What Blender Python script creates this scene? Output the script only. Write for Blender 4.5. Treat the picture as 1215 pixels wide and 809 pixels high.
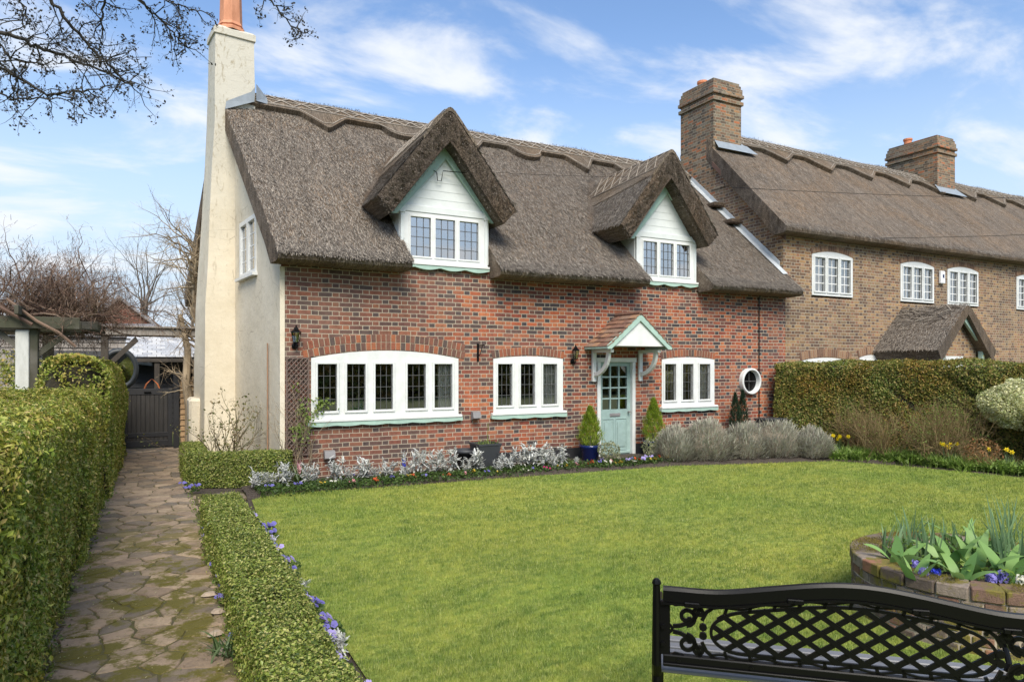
import bpy, math, random
import numpy as np
for o in list(bpy.data.objects): bpy.data.objects.remove(o)
R = math.radians
S = bpy.context.scene
rng = np.random.default_rng(7)
# ------------------------------------------------------------------ camera, sky, sun, exposure
CAMH = 1.9; YAW = R(27.8); F = 805.0
cam = bpy.data.cameras.new('Camera'); co = bpy.data.objects.new('Camera', cam); S.collection.objects.link(co)
co.location = (0, 0, CAMH); co.rotation_euler = (R(90), 0, -YAW)
cam.sensor_width = 36; cam.lens = F/1215*36; cam.shift_y = 27.5/1215; cam.clip_start = .05; cam.clip_end = 3000
S.camera = co
SUN_EL = R(47); SUN_AZ = R(197)          # azimuth clockwise from +Y
w = bpy.data.worlds.new('World'); S.world = w; w.use_nodes = True
nt = w.node_tree; nt.nodes.clear()
def wn(t, **k):
    n = nt.nodes.new(t)
    for a, b in k.items(): setattr(n, a, b)
    return n
sky = wn('ShaderNodeTexSky', sky_type='NISHITA', sun_disc=False, sun_elevation=SUN_EL, sun_rotation=SUN_AZ, air_density=1.0, dust_density=.6, ozone_density=1.6)
bg = wn('ShaderNodeBackground'); bg.inputs[1].default_value = .15
out = wn('ShaderNodeOutputWorld')
tc = wn('ShaderNodeTexCoord'); sep = wn('ShaderNodeSeparateXYZ'); nt.links.new(tc.outputs['Generated'], sep.inputs[0])
def wm(op, a, b=0.0):
    n = wn('ShaderNodeMath', operation=op)
    for i, v in enumerate((a, b)):
        if isinstance(v, (int, float)): n.inputs[i].default_value = v
        else: nt.links.new(v, n.inputs[i])
    return n.outputs[0]
zz = wm('ADD', wm('MAXIMUM', sep.outputs[2], 0.0), .22)
px = wm('DIVIDE', sep.outputs[0], zz); py = wm('DIVIDE', sep.outputs[1], zz)
cmb = wn('ShaderNodeCombineXYZ'); nt.links.new(px, cmb.inputs[0]); nt.links.new(py, cmb.inputs[1])
mp = wn('ShaderNodeMapping'); nt.links.new(cmb.outputs[0], mp.inputs[0]); mp.inputs['Rotation'].default_value = (0, 0, R(90)); mp.inputs['Scale'].default_value = (.95, 1.7, 1); mp.inputs['Location'].default_value = (1.5, 3.8, 0)
cn = wn('ShaderNodeTexNoise'); nt.links.new(mp.outputs[0], cn.inputs['Vector'])
cn.inputs['Scale'].default_value = 1.9; cn.inputs['Detail'].default_value = 7; cn.inputs['Roughness'].default_value = .57; cn.inputs['Distortion'].default_value = .35
cr = wn('ShaderNodeMapRange', interpolation_type='SMOOTHSTEP'); nt.links.new(cn.outputs[0], cr.inputs[0])
cr.inputs[1].default_value = .46; cr.inputs[2].default_value = .68
hz = wn('ShaderNodeMapRange', interpolation_type='SMOOTHSTEP'); nt.links.new(sep.outputs[2], hz.inputs[0])
hz.inputs[1].default_value = .46; hz.inputs[2].default_value = .04; hz.inputs[3].default_value = 0; hz.inputs[4].default_value = 1.0
cm = wm('MULTIPLY', cr.outputs[0], .92)
gam = wn('ShaderNodeMix', data_type='RGBA', blend_type='MULTIPLY'); gam.inputs[0].default_value = 1
nt.links.new(sky.outputs[0], gam.inputs[6]); gam.inputs[7].default_value = (.60, .65, .70, 1)
mx = wn('ShaderNodeMix', data_type='RGBA'); nt.links.new(cm, mx.inputs[0]); mx.inputs[7].default_value = (2.95, 3.05, 3.2, 1)
hm = wn('ShaderNodeMix', data_type='RGBA'); nt.links.new(hz.outputs[0], hm.inputs[0]); nt.links.new(gam.outputs[2], hm.inputs[6]); hm.inputs[7].default_value = (2.15, 2.55, 3.0, 1); nt.links.new(hm.outputs[2], mx.inputs[6])
nt.links.new(mx.outputs[2], bg.inputs[0]); nt.links.new(bg.outputs[0], out.inputs[0])
sl = bpy.data.lights.new('Sun', 'SUN'); sl.energy = 2.35; sl.angle = R(34); sl.color = (1, .93, .80)
so = bpy.data.objects.new('Sun', sl); S.collection.objects.link(so)
so.rotation_euler = (R(90)-SUN_EL, 0, math.pi-SUN_AZ)
S.view_settings.view_transform = 'Standard'; S.view_settings.look = 'None'; S.view_settings.exposure = 1.15; S.view_settings.gamma = 1
S.view_settings.use_curve_mapping = False
S.render.engine = 'CYCLES'

# ------------------------------------------------------------------ helpers
FW = np.array([math.sin(YAW), math.cos(YAW), 0]); RT = np.array([math.cos(YAW), -math.sin(YAW), 0]); UP = np.array([0, 0, 1.])
def W(u, v, t):
    return np.array([0, 0, CAMH]) + t*(FW + (u-607.5)/F*RT + (432-v)/F*UP)
class MB:
    def __init__(s): s.v = []; s.l = []; s.t = []; s.n = 0
    def add(s, V, Fc):
        V = np.asarray(V, float).reshape(-1, 3)
        if isinstance(Fc, np.ndarray):
            s.l.append((Fc+s.n).ravel()); s.t.append(np.full(len(Fc), Fc.shape[1]))
        else:
            for f in Fc: s.l.append(np.array(f)+s.n); s.t.append(np.array([len(f)]))
        s.v.append(V); s.n += len(V); return s
    def box(s, x0, x1, y0, y1, z0, z1, b=0):
        if b > 0: return s.bbox(x0, x1, y0, y1, z0, z1, b)
        V = [(x, y, z) for z in (z0, z1) for y in (y0, y1) for x in (x0, x1)]
        return s.add(V, np.array([(0,2,3,1),(4,5,7,6),(0,1,5,4),(2,6,7,3),(0,4,6,2),(1,3,7,5)]))
    def bbox(s, x0, x1, y0, y1, z0, z1, b, M=None):
        # bevelled box: 24 verts
        c = np.array([(x0+x1)/2, (y0+y1)/2, (z0+z1)/2]); h = np.array([x1-x0, y1-y0, z1-z0])/2
        V = []; idx = {}
        for sx in (-1, 1):
            for sy in (-1, 1):
                for sz in (-1, 1):
                    sg = np.array([sx, sy, sz])
                    for a in range(3):
                        d = h-b; d[a] = h[a]
                        idx[(sx, sy, sz, a)] = len(V); V.append(c+sg*d)
        Fc = []
        for a in range(3):
            p, q = [(1, 2), (2, 0), (0, 1)][a]
            for sa in (-1, 1):
                r = []
                for (sp, sq) in ((-1,-1),(1,-1),(1,1),(-1,1)):
                    g = [0]*3; g[a] = sa; g[p] = sp; g[q] = sq; r.append(idx[(*g, a)])
                Fc.append(r if sa > 0 else r[::-1])
            for sp in (-1, 1):       # edges along a
                for sq in (-1, 1):
                    def k(sa, ax):
                        g = [0]*3; g[a] = sa; g[p] = sp; g[q] = sq; return idx[(*g, ax)]
                    r = [k(-1, p), k(1, p), k(1, q), k(-1, q)]
                    Fc.append(r if sp*sq < 0 else r[::-1])
        for sx in (-1, 1):
            for sy in (-1, 1):
                for sz in (-1, 1):
                    r = [idx[(sx, sy, sz, a)] for a in range(3)]; Fc.append(r if sx*sy*sz > 0 else r[::-1])
        V = np.array(V)
        if M is not None: V = V @ M[0].T + M[1]
        return s.add(V, Fc)
    def prism(s, P, off):           # polygon (3d points) extruded by vector off
        P = np.asarray(P, float); n = len(P); off = np.asarray(off, float)
        V = np.vstack([P, P+off]); Fc = [list(range(n))[::-1], list(range(n, 2*n))]
        Fc += [[i, (i+1) % n, n+(i+1) % n, n+i] for i in range(n)]
        return s.add(V, Fc)
    def tube(s, P, r, n=6, cap=True):
        P = np.asarray(P, float); m = len(P); r = np.broadcast_to(np.asarray(r, float), (m,))
        T = np.gradient(P, axis=0); T /= np.linalg.norm(T, axis=1)[:, None]+1e-9
        ref = np.array([0, 0, 1.]) if abs(T[0, 2]) < .8 else np.array([1., 0, 0])
        A = np.cross(T, ref); A /= np.linalg.norm(A, axis=1)[:, None]+1e-9; B = np.cross(T, A)
        th = np.arange(n)*2*math.pi/n
        V = P[:, None] + r[:, None, None]*(A[:, None]*np.cos(th)[None, :, None]+B[:, None]*np.sin(th)[None, :, None])
        i, j = np.meshgrid(np.arange(m-1), np.arange(n), indexing='ij'); j2 = (j+1) % n
        Fc = np.stack([i*n+j, i*n+j2, (i+1)*n+j2, (i+1)*n+j], -1).reshape(-1, 4)
        b = s.n; s.add(V.reshape(-1, 3), Fc)
        if cap:
            s.l.append(np.arange(n)[::-1]+b); s.t.append(np.array([n])); s.l.append(np.arange(n)+b+(m-1)*n); s.t.append(np.array([n]))
        return s
    def lathe(s, c, prof, n=16, sx=1, sy=1):
        c = np.array(c); m = len(prof); th = np.arange(n)*2*math.pi/n
        V = np.array([[c[0]+r*math.cos(a)*sx, c[1]+r*math.sin(a)*sy, c[2]+z] for r, z in prof for a in th])
        i, j = np.meshgrid(np.arange(m-1), np.arange(n), indexing='ij'); j2 = (j+1) % n
        s.add(V, np.stack([i*n+j, i*n+j2, (i+1)*n+j2, (i+1)*n+j], -1).reshape(-1, 4)); return s
    def grid(s, V):                 # V (m,n,3)
        m, n = V.shape[:2]; i, j = np.meshgrid(np.arange(m-1), np.arange(n-1), indexing='ij')
        return s.add(V.reshape(-1, 3), np.stack([i*n+j, i*n+j+1, (i+1)*n+j+1, (i+1)*n+j], -1).reshape(-1, 4))
    def rot(s, a, c=(0, 0, 0)):
        ca, sa = math.cos(a), math.sin(a); M = np.array([[ca, -sa, 0], [sa, ca, 0], [0, 0, 1]]); c = np.array(c, float)
        s.v = [(v-c) @ M.T+c for v in s.v]; return s
    def build(s, name, mat, parent=None, base=None, smooth=False):
        V = np.vstack(s.v)
        if parent is not None: org = wloc(parent)
        elif base is not None: org = np.array(base, float)
        else: org = np.array([(V[:, 0].min()+V[:, 0].max())/2, (V[:, 1].min()+V[:, 1].max())/2, V[:, 2].min()])
        V = V-org; L = np.concatenate(s.l).astype(np.int32); T = np.concatenate(s.t).astype(np.int32)
        me = bpy.data.meshes.new(name); me.vertices.add(len(V)); me.vertices.foreach_set('co', V.ravel())
        me.loops.add(len(L)); me.loops.foreach_set('vertex_index', L)
        me.polygons.add(len(T)); me.polygons.foreach_set('loop_start', np.concatenate([[0], np.cumsum(T)[:-1]]).astype(np.int32))
        me.polygons.foreach_set('loop_total', T)
        me.polygons.foreach_set('use_smooth', np.full(len(T), bool(smooth)))
        me.update(calc_edges=True); me.materials.append(mat)
        o = bpy.data.objects.new(name, me); S.collection.objects.link(o)
        if parent is not None: o.parent = parent
        else: o.location = org
        return o
def wloc(o):
    p = np.array(o.location)
    while o.parent: o = o.parent; p = p+np.array(o.location)
    return p
def tag(o, label=None, cat=None, group=None, kind=None):
    if label: o['label'] = label
    if cat: o['category'] = cat
    if group: o['group'] = group
    if kind: o['kind'] = kind
    return o
def thing(name, label, cat, loc, group=None):
    o = bpy.data.objects.new(name, None); S.collection.objects.link(o); o.location = tuple(float(a) for a in loc); o.empty_display_size = .2
    return tag(o, label, cat, group)
def dup(o, loc, rz=0, label=None, scale=None, parent=None):
    c = o.copy(); S.collection.objects.link(c)
    if parent is None:
        c.location = tuple(float(a) for a in loc); c.rotation_euler = (0, 0, rz)
        if scale: c.scale = (scale,)*3
        if label: c['label'] = label
    else: c.parent = parent
    for ch in [x for x in bpy.data.objects if x.parent == o]: dup(ch, None, parent=c)
    return c
def fnoise(x, y, sd=0, sc=1.):       # cheap smooth noise
    r = np.random.default_rng(sd); a = 0
    for i in range(6):
        f = sc*(.6+r.random()*1.8); th = r.random()*6.28; a = a+np.sin(f*(x*math.cos(th)+y*math.sin(th))+r.random()*6.28)
    return a/6
# ---------------- materials
class NM:
    def __init__(s, name):
        s.m = bpy.data.materials.new(name); s.m.use_nodes = True; s.t = s.m.node_tree; s.t.nodes.clear()
        s.o = s.n('ShaderNodeOutputMaterial'); s.b = s.n('ShaderNodeBsdfPrincipled'); s.k(s.b.outputs[0], s.o.inputs[0])
    def n(s, t, **k):
        n = s.t.nodes.new(t)
        for a, b in k.items(): setattr(n, a, b)
        return n
    def k(s, a, b): s.t.links.new(a, b)
    def put(s, inp, v):
        if hasattr(v, 'links'): s.k(v, inp)
        elif isinstance(v, (tuple, list)) and len(v) == 3 and inp.type == 'RGBA': inp.default_value = (*v, 1)
        else: inp.default_value = v
    def M(s, op, a, b=0., c=0.):
        n = s.n('ShaderNodeMath', operation=op)
        for i, v in enumerate((a, b, c)): s.put(n.inputs[i], v)
        return n.outputs[0]
    def mix(s, f, a, b, bt='MIX'):
        n = s.n('ShaderNodeMix', data_type='RGBA', blend_type=bt); s.put(n.inputs[0], f); s.put(n.inputs[6], a); s.put(n.inputs[7], b); return n.outputs[2]
    def pos(s): return s.n('ShaderNodeNewGeometry')
    def mapv(s, v, sc):
        n = s.n('ShaderNodeMapping'); s.k(v, n.inputs[0]); n.inputs['Scale'].default_value = sc; return n.outputs[0]
    def noise(s, v, scale, det=4, rough=.6, dist=0):
        n = s.n('ShaderNodeTexNoise'); s.k(v, n.inputs['Vector']); n.inputs['Scale'].default_value = scale; n.inputs['Detail'].default_value = det; n.inputs['Roughness'].default_value = rough; n.inputs['Distortion'].default_value = dist; return n.outputs[0]
    def ramp(s, f, cols, const=False, pos=None):
        n = s.n('ShaderNodeValToRGB'); s.k(f, n.inputs[0]); e = n.color_ramp.elements
        if const: n.color_ramp.interpolation = 'CONSTANT'
        k = len(cols)
        for i, c in enumerate(cols):
            p = pos[i] if pos else (i/k if const else i/(k-1))
            if i < 2: el = e[i]; el.position = p
            else: el = e.new(p)
            el.color = (*c, 1)
        return n.outputs[0]
    def rng(s, f, a, b, c=0., d=1.):
        n = s.n('ShaderNodeMapRange'); n.clamp = True; s.k(f, n.inputs[0])
        for i, v in enumerate((a, b, c, d)): n.inputs[i+1].default_value = v
        return n.outputs[0]
    def bump(s, h, st=.5, d=.02):
        n = s.n('ShaderNodeBump'); n.inputs[0].default_value = st; n.inputs['Distance'].default_value = d; s.k(h, n.inputs['Height']); s.k(n.outputs[0], s.b.inputs['Normal']); return n
    def set(s, col=None, rough=None, **k):
        if col is not None: s.put(s.b.inputs['Base Color'], col)
        if rough is not None: s.put(s.b.inputs['Roughness'], rough)
        for a, v in k.items(): s.put(s.b.inputs[a.replace('_', ' ')], v)
        return s
def stuffmat(name, c1, c2, scale=8, rough=.7, bump=.3, bd=.01, stretch=(1, 1, 1), c3=None, thr=(.35, .65), **k):
    m = NM(name); g = m.pos(); v = m.mapv(g.outputs['Position'], stretch)
    f = m.rng(m.noise(v, scale, 6, .65), *thr); col = m.mix(f, c1, c2)
    if c3: col = m.mix(m.rng(m.noise(v, scale*.27, 3), .5, .68), col, c3)
    m.set(col, rough, **k)
    if bump: m.bump(m.noise(v, scale*4, 4), bump, bd)
    return m.m
def leafmat(name, cols, rough=.5, trans=.35, clump=.25, csc=2.5, tint=None):
    m = NM(name); g = m.pos()
    col = m.ramp(g.outputs['Random Per Island'], cols)
    f = m.rng(m.noise(g.outputs['Position'], csc, 3), .35, .65)
    col = m.mix(f, col, m.mix(1.0, col, tint or (1-clump, 1-clump, 1-clump), 'MULTIPLY'))
    m.set(col, rough); m.b.inputs['Specular IOR Level'].default_value = .35
    tr = m.n('ShaderNodeBsdfTranslucent'); m.k(col, tr.inputs[0]); mx = m.n('ShaderNodeMixShader'); mx.inputs[0].default_value = trans
    m.k(m.b.outputs[0], mx.inputs[1]); m.k(tr.outputs[0], mx.inputs[2]); m.k(mx.outputs[0], m.o.inputs[0]); return m.m
def brickmat(name, st, hd, mortar, course=.075, tone=None, jw=.0055):
    m = NM(name); g = m.pos(); sp = m.n('ShaderNodeSeparateXYZ'); m.k(g.outputs['Position'], sp.inputs[0])
    sn = m.n('ShaderNodeSeparateXYZ'); m.k(g.outputs['Normal'], sn.inputs[0]); M = m.M
    ax = M('GREATER_THAN', M('ABSOLUTE', sn.outputs[0]), .6)
    u = M('ADD', M('MULTIPLY', sp.outputs[1], ax), M('MULTIPLY', sp.outputs[0], M('SUBTRACT', 1., ax)))
    wob = M('MULTIPLY', M('SUBTRACT', m.noise(g.outputs['Position'], 1.3, 2), .5), .035)
    z = M('ADD', sp.outputs[2], wob); P = course*4.5
    c = M('FLOOR', M('DIVIDE', z, course)); odd = M('MODULO', M('ABSOLUTE', c), 2.)
    uu = M('ADD', u, M('MULTIPLY', odd, P/2)); cell = M('FLOOR', M('DIVIDE', uu, P)); f = M('SUBTRACT', uu, M('MULTIPLY', cell, P))
    isH = M('GREATER_THAN', f, P*2/3); loc = M('SUBTRACT', f, M('MULTIPLY', isH, P*2/3)); wd = M('SUBTRACT', P*2/3, M('MULTIPLY', isH, P/3))
    dh = M('MINIMUM', loc, M('SUBTRACT', wd, loc)); gz = M('SUBTRACT', z, M('MULTIPLY', c, course)); dv = M('MINIMUM', gz, M('SUBTRACT', course, gz))
    nz = m.noise(g.outputs['Position'], 45, 3)
    d = M('ADD', M('MINIMUM', dh, dv), M('MULTIPLY', M('SUBTRACT', nz, .5), .006)); br = m.rng(d, jw-.0012, jw+.0016)
    cv = m.n('ShaderNodeCombineXYZ'); m.put(cv.inputs[0], M('ADD', M('MULTIPLY', cell, 2.), isH)); m.put(cv.inputs[1], c)
    wnn = m.n('ShaderNodeTexWhiteNoise', noise_dimensions='3D'); m.k(cv.outputs[0], wnn.inputs['Vector'])
    a = m.ramp(wnn.outputs[0], st, True); b = m.ramp(wnn.outputs[0], hd, True); col = m.mix(isH, a, b)
    if tone:                          # (colour, x from, x to): the older, duller bricks of one end of the wall
        fx = M('MULTIPLY', m.rng(M('ADD', sp.outputs[0], M('MULTIPLY', M('SUBTRACT', m.noise(g.outputs['Position'], .9, 3), .5), 5.)), tone[1], tone[2], 1., 0.), .72)
        col = m.mix(fx, col, m.mix(.55, m.mix(1., col, tone[0], 'MULTIPLY'), tone[3]))
    sc = m.noise(g.outputs['Position'], 14, 5, .7); col = m.mix(1., col, m.ramp(sc, [(.55,)*3, (1,)*3, (1.25, 1.2, 1.15)], pos=[.25, .5, .75]), 'MULTIPLY')
    soot = m.rng(m.noise(m.mapv(g.outputs['Position'], (1, 1, 1.6)), .7, 5, .65), .48, .72); col = m.mix(1., col, m.ramp(m.noise(g.outputs['Position'], .45, 3), [(.72, .74, .8), (1,)*3, (1.2, 1.1, 1.0)], pos=[.35, .5, .65]), 'MULTIPLY')
    col = m.mix(M('MULTIPLY', soot, .42), col, (.13, .10, .088)); damp = m.M('MULTIPLY', m.rng(m.M('ADD', sp.outputs[2], m.M('MULTIPLY', m.noise(g.outputs['Position'], 1.6, 4), .9)), .55, 1.15, 1., 0.), .55); col = m.mix(damp, col, m.mix(1., col, (.55, .55, .5), 'MULTIPLY')); mo = m.mix(m.noise(g.outputs['Position'], 3, 3), mortar, tuple(x*.62 for x in mortar))
    m.set(m.mix(br, mo, col), .9); m.bump(M('ADD', br, M('MULTIPLY', sc, .5)), .6, .008); return m.m
def islandmat(name, cols, rough=.85, sc=12, bump=.5, bd=.006, moss=None, const=True):
    m = NM(name); g = m.pos(); col = m.ramp(g.outputs['Random Per Island'], cols, const)
    nz = m.noise(g.outputs['Position'], sc, 7, .75); col = m.mix(1., col, m.ramp(nz, [(.6,)*3, (1,)*3, (1.3,)*3], pos=[.28, .5, .75]), 'MULTIPLY')
    if moss:
        mf = m.M('MULTIPLY', m.rng(m.noise(g.outputs['Position'], moss[1], 9, .74), moss[2], moss[2]+.07), 1.)
        if len(moss) > 3:
            sp = m.n('ShaderNodeSeparateXYZ'); m.k(g.outputs['Position'], sp.inputs[0])
            mf = m.M('MULTIPLY', mf, m.rng(sp.outputs[1], moss[3], moss[3]-3, 0., 1.))
        col = m.mix(mf, col, m.mix(m.noise(g.outputs['Position'], 60, 3), moss[0], tuple(x*.5 for x in moss[0])))
    m.set(col, rough); m.bump(m.noise(g.outputs['Position'], sc*4, 5, .7), bump, bd); return m.m
def plain(name, c, rough=.5, **k): return stuffmat(name, tuple(x*.88 for x in c), tuple(min(1, x*1.06) for x in c), 6, rough, .12, .003, **k)

MT = {}
MT['brick'] = brickmat('red_brick', [(.33,.085,.035),(.22,.055,.032),(.37,.13,.06),(.15,.048,.036),(.29,.085,.045),(.32,.105,.05),(.10,.05,.042),(.25,.085,.05),(.055,.042,.042)],
    [(.045,.038,.040),(.32,.09,.04),(.10,.052,.045),(.24,.07,.04),(.14,.06,.045),(.042,.038,.044),(.36,.12,.05)], (.50,.42,.32), tone=((.62,.66,.75), 3.2, 6.6, (.19,.115,.085)))
MT['tan_brick'] = brickmat('tan_brick', [(.27,.17,.085),(.22,.135,.07),(.33,.205,.10),(.19,.105,.06),(.25,.17,.095),(.15,.09,.055)],
    [(.13,.075,.05),(.25,.125,.07),(.28,.17,.10),(.11,.07,.05)], (.46,.40,.30))
MT['arch_brick'] = islandmat('arch_brick', [(.24,.075,.04),(.12,.06,.045),(.19,.07,.042),(.30,.10,.045),(.08,.055,.048),(.17,.075,.05)], sc=20)
MT['tan_arch'] = islandmat('tan_arch_brick', [(.25,.14,.08),(.15,.08,.05),(.28,.17,.10),(.21,.11,.065)], sc=20)
MT['old_brick'] = islandmat('old_planter_brick', [(.17,.10,.07),(.12,.085,.065),(.22,.115,.075),(.10,.075,.06),(.28,.13,.075),(.24,.19,.15),(.16,.12,.09)], sc=25, bump=.9, bd=.01, moss=((.22,.18,.03), 6, .49))
MT['mortar'] = stuffmat('lime_mortar', (.42,.35,.26), (.30,.25,.18), 20, .95)
def thatchmat(name, a, b, c, sx=(62, 3.2, 3.2)):
    m = NM(name); g = m.pos(); P = g.outputs['Position']
    f1 = m.noise(m.mapv(P, sx), 1., 6, .75); f2 = m.noise(P, 60, 3, .6); f3 = m.noise(P, .8, 4, .6)
    f = m.M('ADD', m.M('MULTIPLY', f1, .5), m.M('MULTIPLY', f2, .5))
    col = m.ramp(f, [tuple(x*.30 for x in a), a, b, c], pos=[.34, .46, .56, .68])
    col = m.mix(m.rng(f3, .42, .66), col, m.mix(1., col, (1.12, 1.0, .86), 'MULTIPLY')); f4 = m.noise(m.mapv(P, (3.5, .5, .5)), 1., 5, .7, .4); col = m.mix(1., col, m.ramp(f4, [(.62,)*3, (1,)*3, (1.22,)*3], pos=[.32, .5, .68]), 'MULTIPLY')
    isl = g.outputs['Random Per Island']; col = m.mix(1., col, m.ramp(isl, [(.75,)*3, (1.25, 1.22, 1.18)]), 'MULTIPLY')
    m.set(col, .95); m.b.inputs['Specular IOR Level'].default_value = .2; m.bump(f, 1., .05); return m.m
MT['thatch'] = thatchmat('weathered_thatch', (.108,.086,.068), (.205,.17,.138), (.37,.315,.26))
MT['straw'] = NM('loose_straw')
_m = MT['straw']; _g = _m.pos(); _m.set(_m.ramp(_g.outputs['Random Per Island'], [(.075,.06,.048), (.17,.145,.12), (.40,.35,.29)]), .9); MT['straw'] = _m.m
MT['ridge'] = thatchmat('ridge_thatch', (.105,.085,.066), (.21,.175,.14), (.37,.32,.26))
MT['spar'] = stuffmat('hazel_spars', (.36,.315,.26), (.22,.185,.15), 15, .8)
MT['thatch_dark'] = thatchmat('dark_cut_thatch', (.075,.058,.046), (.14,.112,.09), (.25,.21,.17), (30, 30, 30))
def rendermat():
    m = NM('cream_render'); g = m.pos(); P = g.outputs['Position']
    col = m.mix(m.rng(m.noise(P, 1.2, 5, .6), .35, .7), (.70,.63,.50), (.60,.53,.40))
    sp = m.n('ShaderNodeSeparateXYZ'); m.k(P, sp.inputs[0]); up_ = m.rng(m.M('ADD', sp.outputs[2], m.M('MULTIPLY', m.noise(P, 1.5, 4), 3.)), 5.5, 8.0); col = m.mix(up_, col, (.54,.51,.43))
    sp = m.n('ShaderNodeSeparateXYZ'); m.k(P, sp.inputs[0])
    crk = m.rng(m.noise(m.mapv(P, (3, 3, 1.2)), 2.2, 8, .75, 1.5), .555, .63)
    crk = m.M('MULTIPLY', crk, m.rng(sp.outputs[2], 2.0, 6.5, 0.08, .85)); col = m.mix(crk, col, (.33,.28,.19))
    v = m.n('ShaderNodeTexVoronoi', feature='DISTANCE_TO_EDGE'); m.k(m.mapv(P, (1, 1, 1.6)), v.inputs['Vector']); v.inputs['Scale'].default_value = 1.7
    ed = m.M('MULTIPLY', m.rng(v.outputs[0], .0, .012, 1., 0.), m.rng(m.noise(P, 1.7, 3), .5, .62)); col = m.mix(m.M('MULTIPLY', ed, .65), col, (.2,.16,.11))
    m.set(col, .9); m.bump(m.noise(P, 5, 6, .7), .5, .03); return m.m
MT['render'] = rendermat()
MT['white'] = stuffmat('white_gloss_paint', (.70,.71,.70), (.62,.63,.61), 5, .35, .05, .002)
MT['oldwhite'] = stuffmat('weathered_white_paint', (.62,.62,.58), (.50,.50,.46), 14, .6, .2, .003, stretch=(1, 1, .3))
MT['dormwhite'] = stuffmat('pale_dormer_boards', (.66,.69,.68), (.58,.61,.60), 4, .5, .05, .002)
MT['leadlight'] = plain('weathered_lead', (.45,.48,.50), .6)
MT['green'] = plain('sage_green_paint', (.36,.50,.43), .4)
MT['door'] = plain('door_green_paint', (.30,.41,.39), .4)
MT['black'] = plain('black_bitumen', (.018,.018,.02), .6)
MT['iron'] = NM('black_gloss_iron').set((.004,.004,.004), .28, Specular_IOR_Level=.18).m
MT['seat'] = NM('grey_seat_slats').set((.20,.20,.21), .3).m  # bench slats in one even mid grey
MT['lead'] = plain('lead_sheet', (.25,.285,.32), .5)
MT['came'] = plain('lead_cames', (.10,.10,.10), .5)
MT['whitebar'] = plain('white_glazing_bars', (.78,.78,.76), .4)
MT['terracotta'] = plain('terracotta', (.55,.20,.09), .7)
MT['terracotta2'] = stuffmat('weathered_terracotta', (.62,.28,.16), (.45,.19,.10), 8, .8, stretch=(1, 1, .3))
MT['tile'] = islandmat('clay_tiles', [(.24,.125,.08),(.19,.10,.07),(.30,.17,.10),(.16,.09,.065),(.22,.14,.10)], sc=14)
def glassmat(base=.26):
    m = NM('window_glass'); fr = m.n('ShaderNodeFresnel'); fr.inputs[0].default_value = 1.6
    gl = m.n('ShaderNodeBsdfGlossy'); gl.inputs['Roughness'].default_value = .015; tr = m.n('ShaderNodeBsdfTransparent'); tr.inputs[0].default_value = (.93, .95, .94, 1)
    g = m.pos(); bp = m.n('ShaderNodeBump'); bp.inputs[0].default_value = .05; bp.inputs['Distance'].default_value = .01; m.k(m.noise(g.outputs['Position'], 3.5, 2), bp.inputs['Height']); m.k(bp.outputs[0], gl.inputs['Normal'])
    mx = m.n('ShaderNodeMixShader'); m.k(m.M('ADD', m.M('MULTIPLY', fr.outputs[0], 1.0), base), mx.inputs[0]); m.k(tr.outputs[0], mx.inputs[1]); m.k(gl.outputs[0], mx.inputs[2]); m.k(mx.outputs[0], m.o.inputs[0]); return m.m
MT['glass'] = glassmat(.33); MT['skyglass'] = glassmat(.58)
MT['curtain'] = plain('white_curtain', (.75,.75,.70), .9)
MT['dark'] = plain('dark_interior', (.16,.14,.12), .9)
MT['oak'] = stuffmat('dark_stained_timber', (.035,.028,.022), (.06,.048,.036), 8, .75, stretch=(1, 1, .2))
MT['mosswood'] = stuffmat('mossy_timber', (.065,.058,.042), (.055,.058,.034), 5, .9, .4, .01, c3=(.13,.12,.10))
MT['greywood'] = stuffmat('grey_weathered_timber', (.30,.27,.24), (.20,.175,.15), 5, .85, stretch=(4, 4, .5))
MT['tanwood'] = stuffmat('tan_boards', (.42,.28,.15), (.30,.19,.10), 7, .8, stretch=(.5, .5, 3))
MT['trellis'] = stuffmat('trellis_wood', (.17,.12,.10), (.11,.075,.06), 12, .85)
MT['bark'] = stuffmat('grey_bark', (.12,.10,.08), (.07,.058,.045), 14, .95, .6, .02, c3=(.10,.11,.06))
MT['twig'] = stuffmat('dark_twigs', (.035,.030,.024), (.055,.048,.035), 20, .9)
MT['wistwig'] = leafmat('wisteria_twigs', [(.10,.06,.045),(.20,.125,.09),(.30,.22,.16)], .85, 0, .2)
MT['tantwig'] = leafmat('tan_stems', [(.20,.15,.10),(.34,.26,.17),(.42,.34,.23)], .85, 0, .3)
MT['rosestem'] = leafmat('rose_stems', [(.10,.075,.045),(.17,.13,.08),(.13,.14,.06)], .8, 0, .2)
MT['distwig'] = leafmat('distant_twigs', [(.12,.10,.085),(.20,.17,.14)], .9, 0, .2)
MT['soil'] = stuffmat('garden_soil', (.050,.036,.026), (.11,.085,.065), 26, .95, 1., .03)
MT['potgrey'] = plain('charcoal_pot', (.035,.038,.043), .55)
MT['potblue'] = plain('blue_glaze', (.006,.014,.08), .12)
MT['plastic'] = plain('white_plastic', (.78,.79,.8), .4)
MT['greymetal'] = plain('grey_metal_box', (.22,.21,.21), .5)
MT['slate'] = islandmat('pale_roof_tiles', [(.42,.43,.45),(.36,.37,.39),(.5,.5,.5)], sc=10)
MT['redwall'] = brickmat('far_red_brick', [(.30,.09,.055),(.26,.08,.05)], [(.28,.09,.06),(.22,.08,.055)], (.34,.20,.15))
MT['log'] = stuffmat('log_ends', (.34,.24,.15), (.22,.15,.09), 20, .9)
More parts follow.
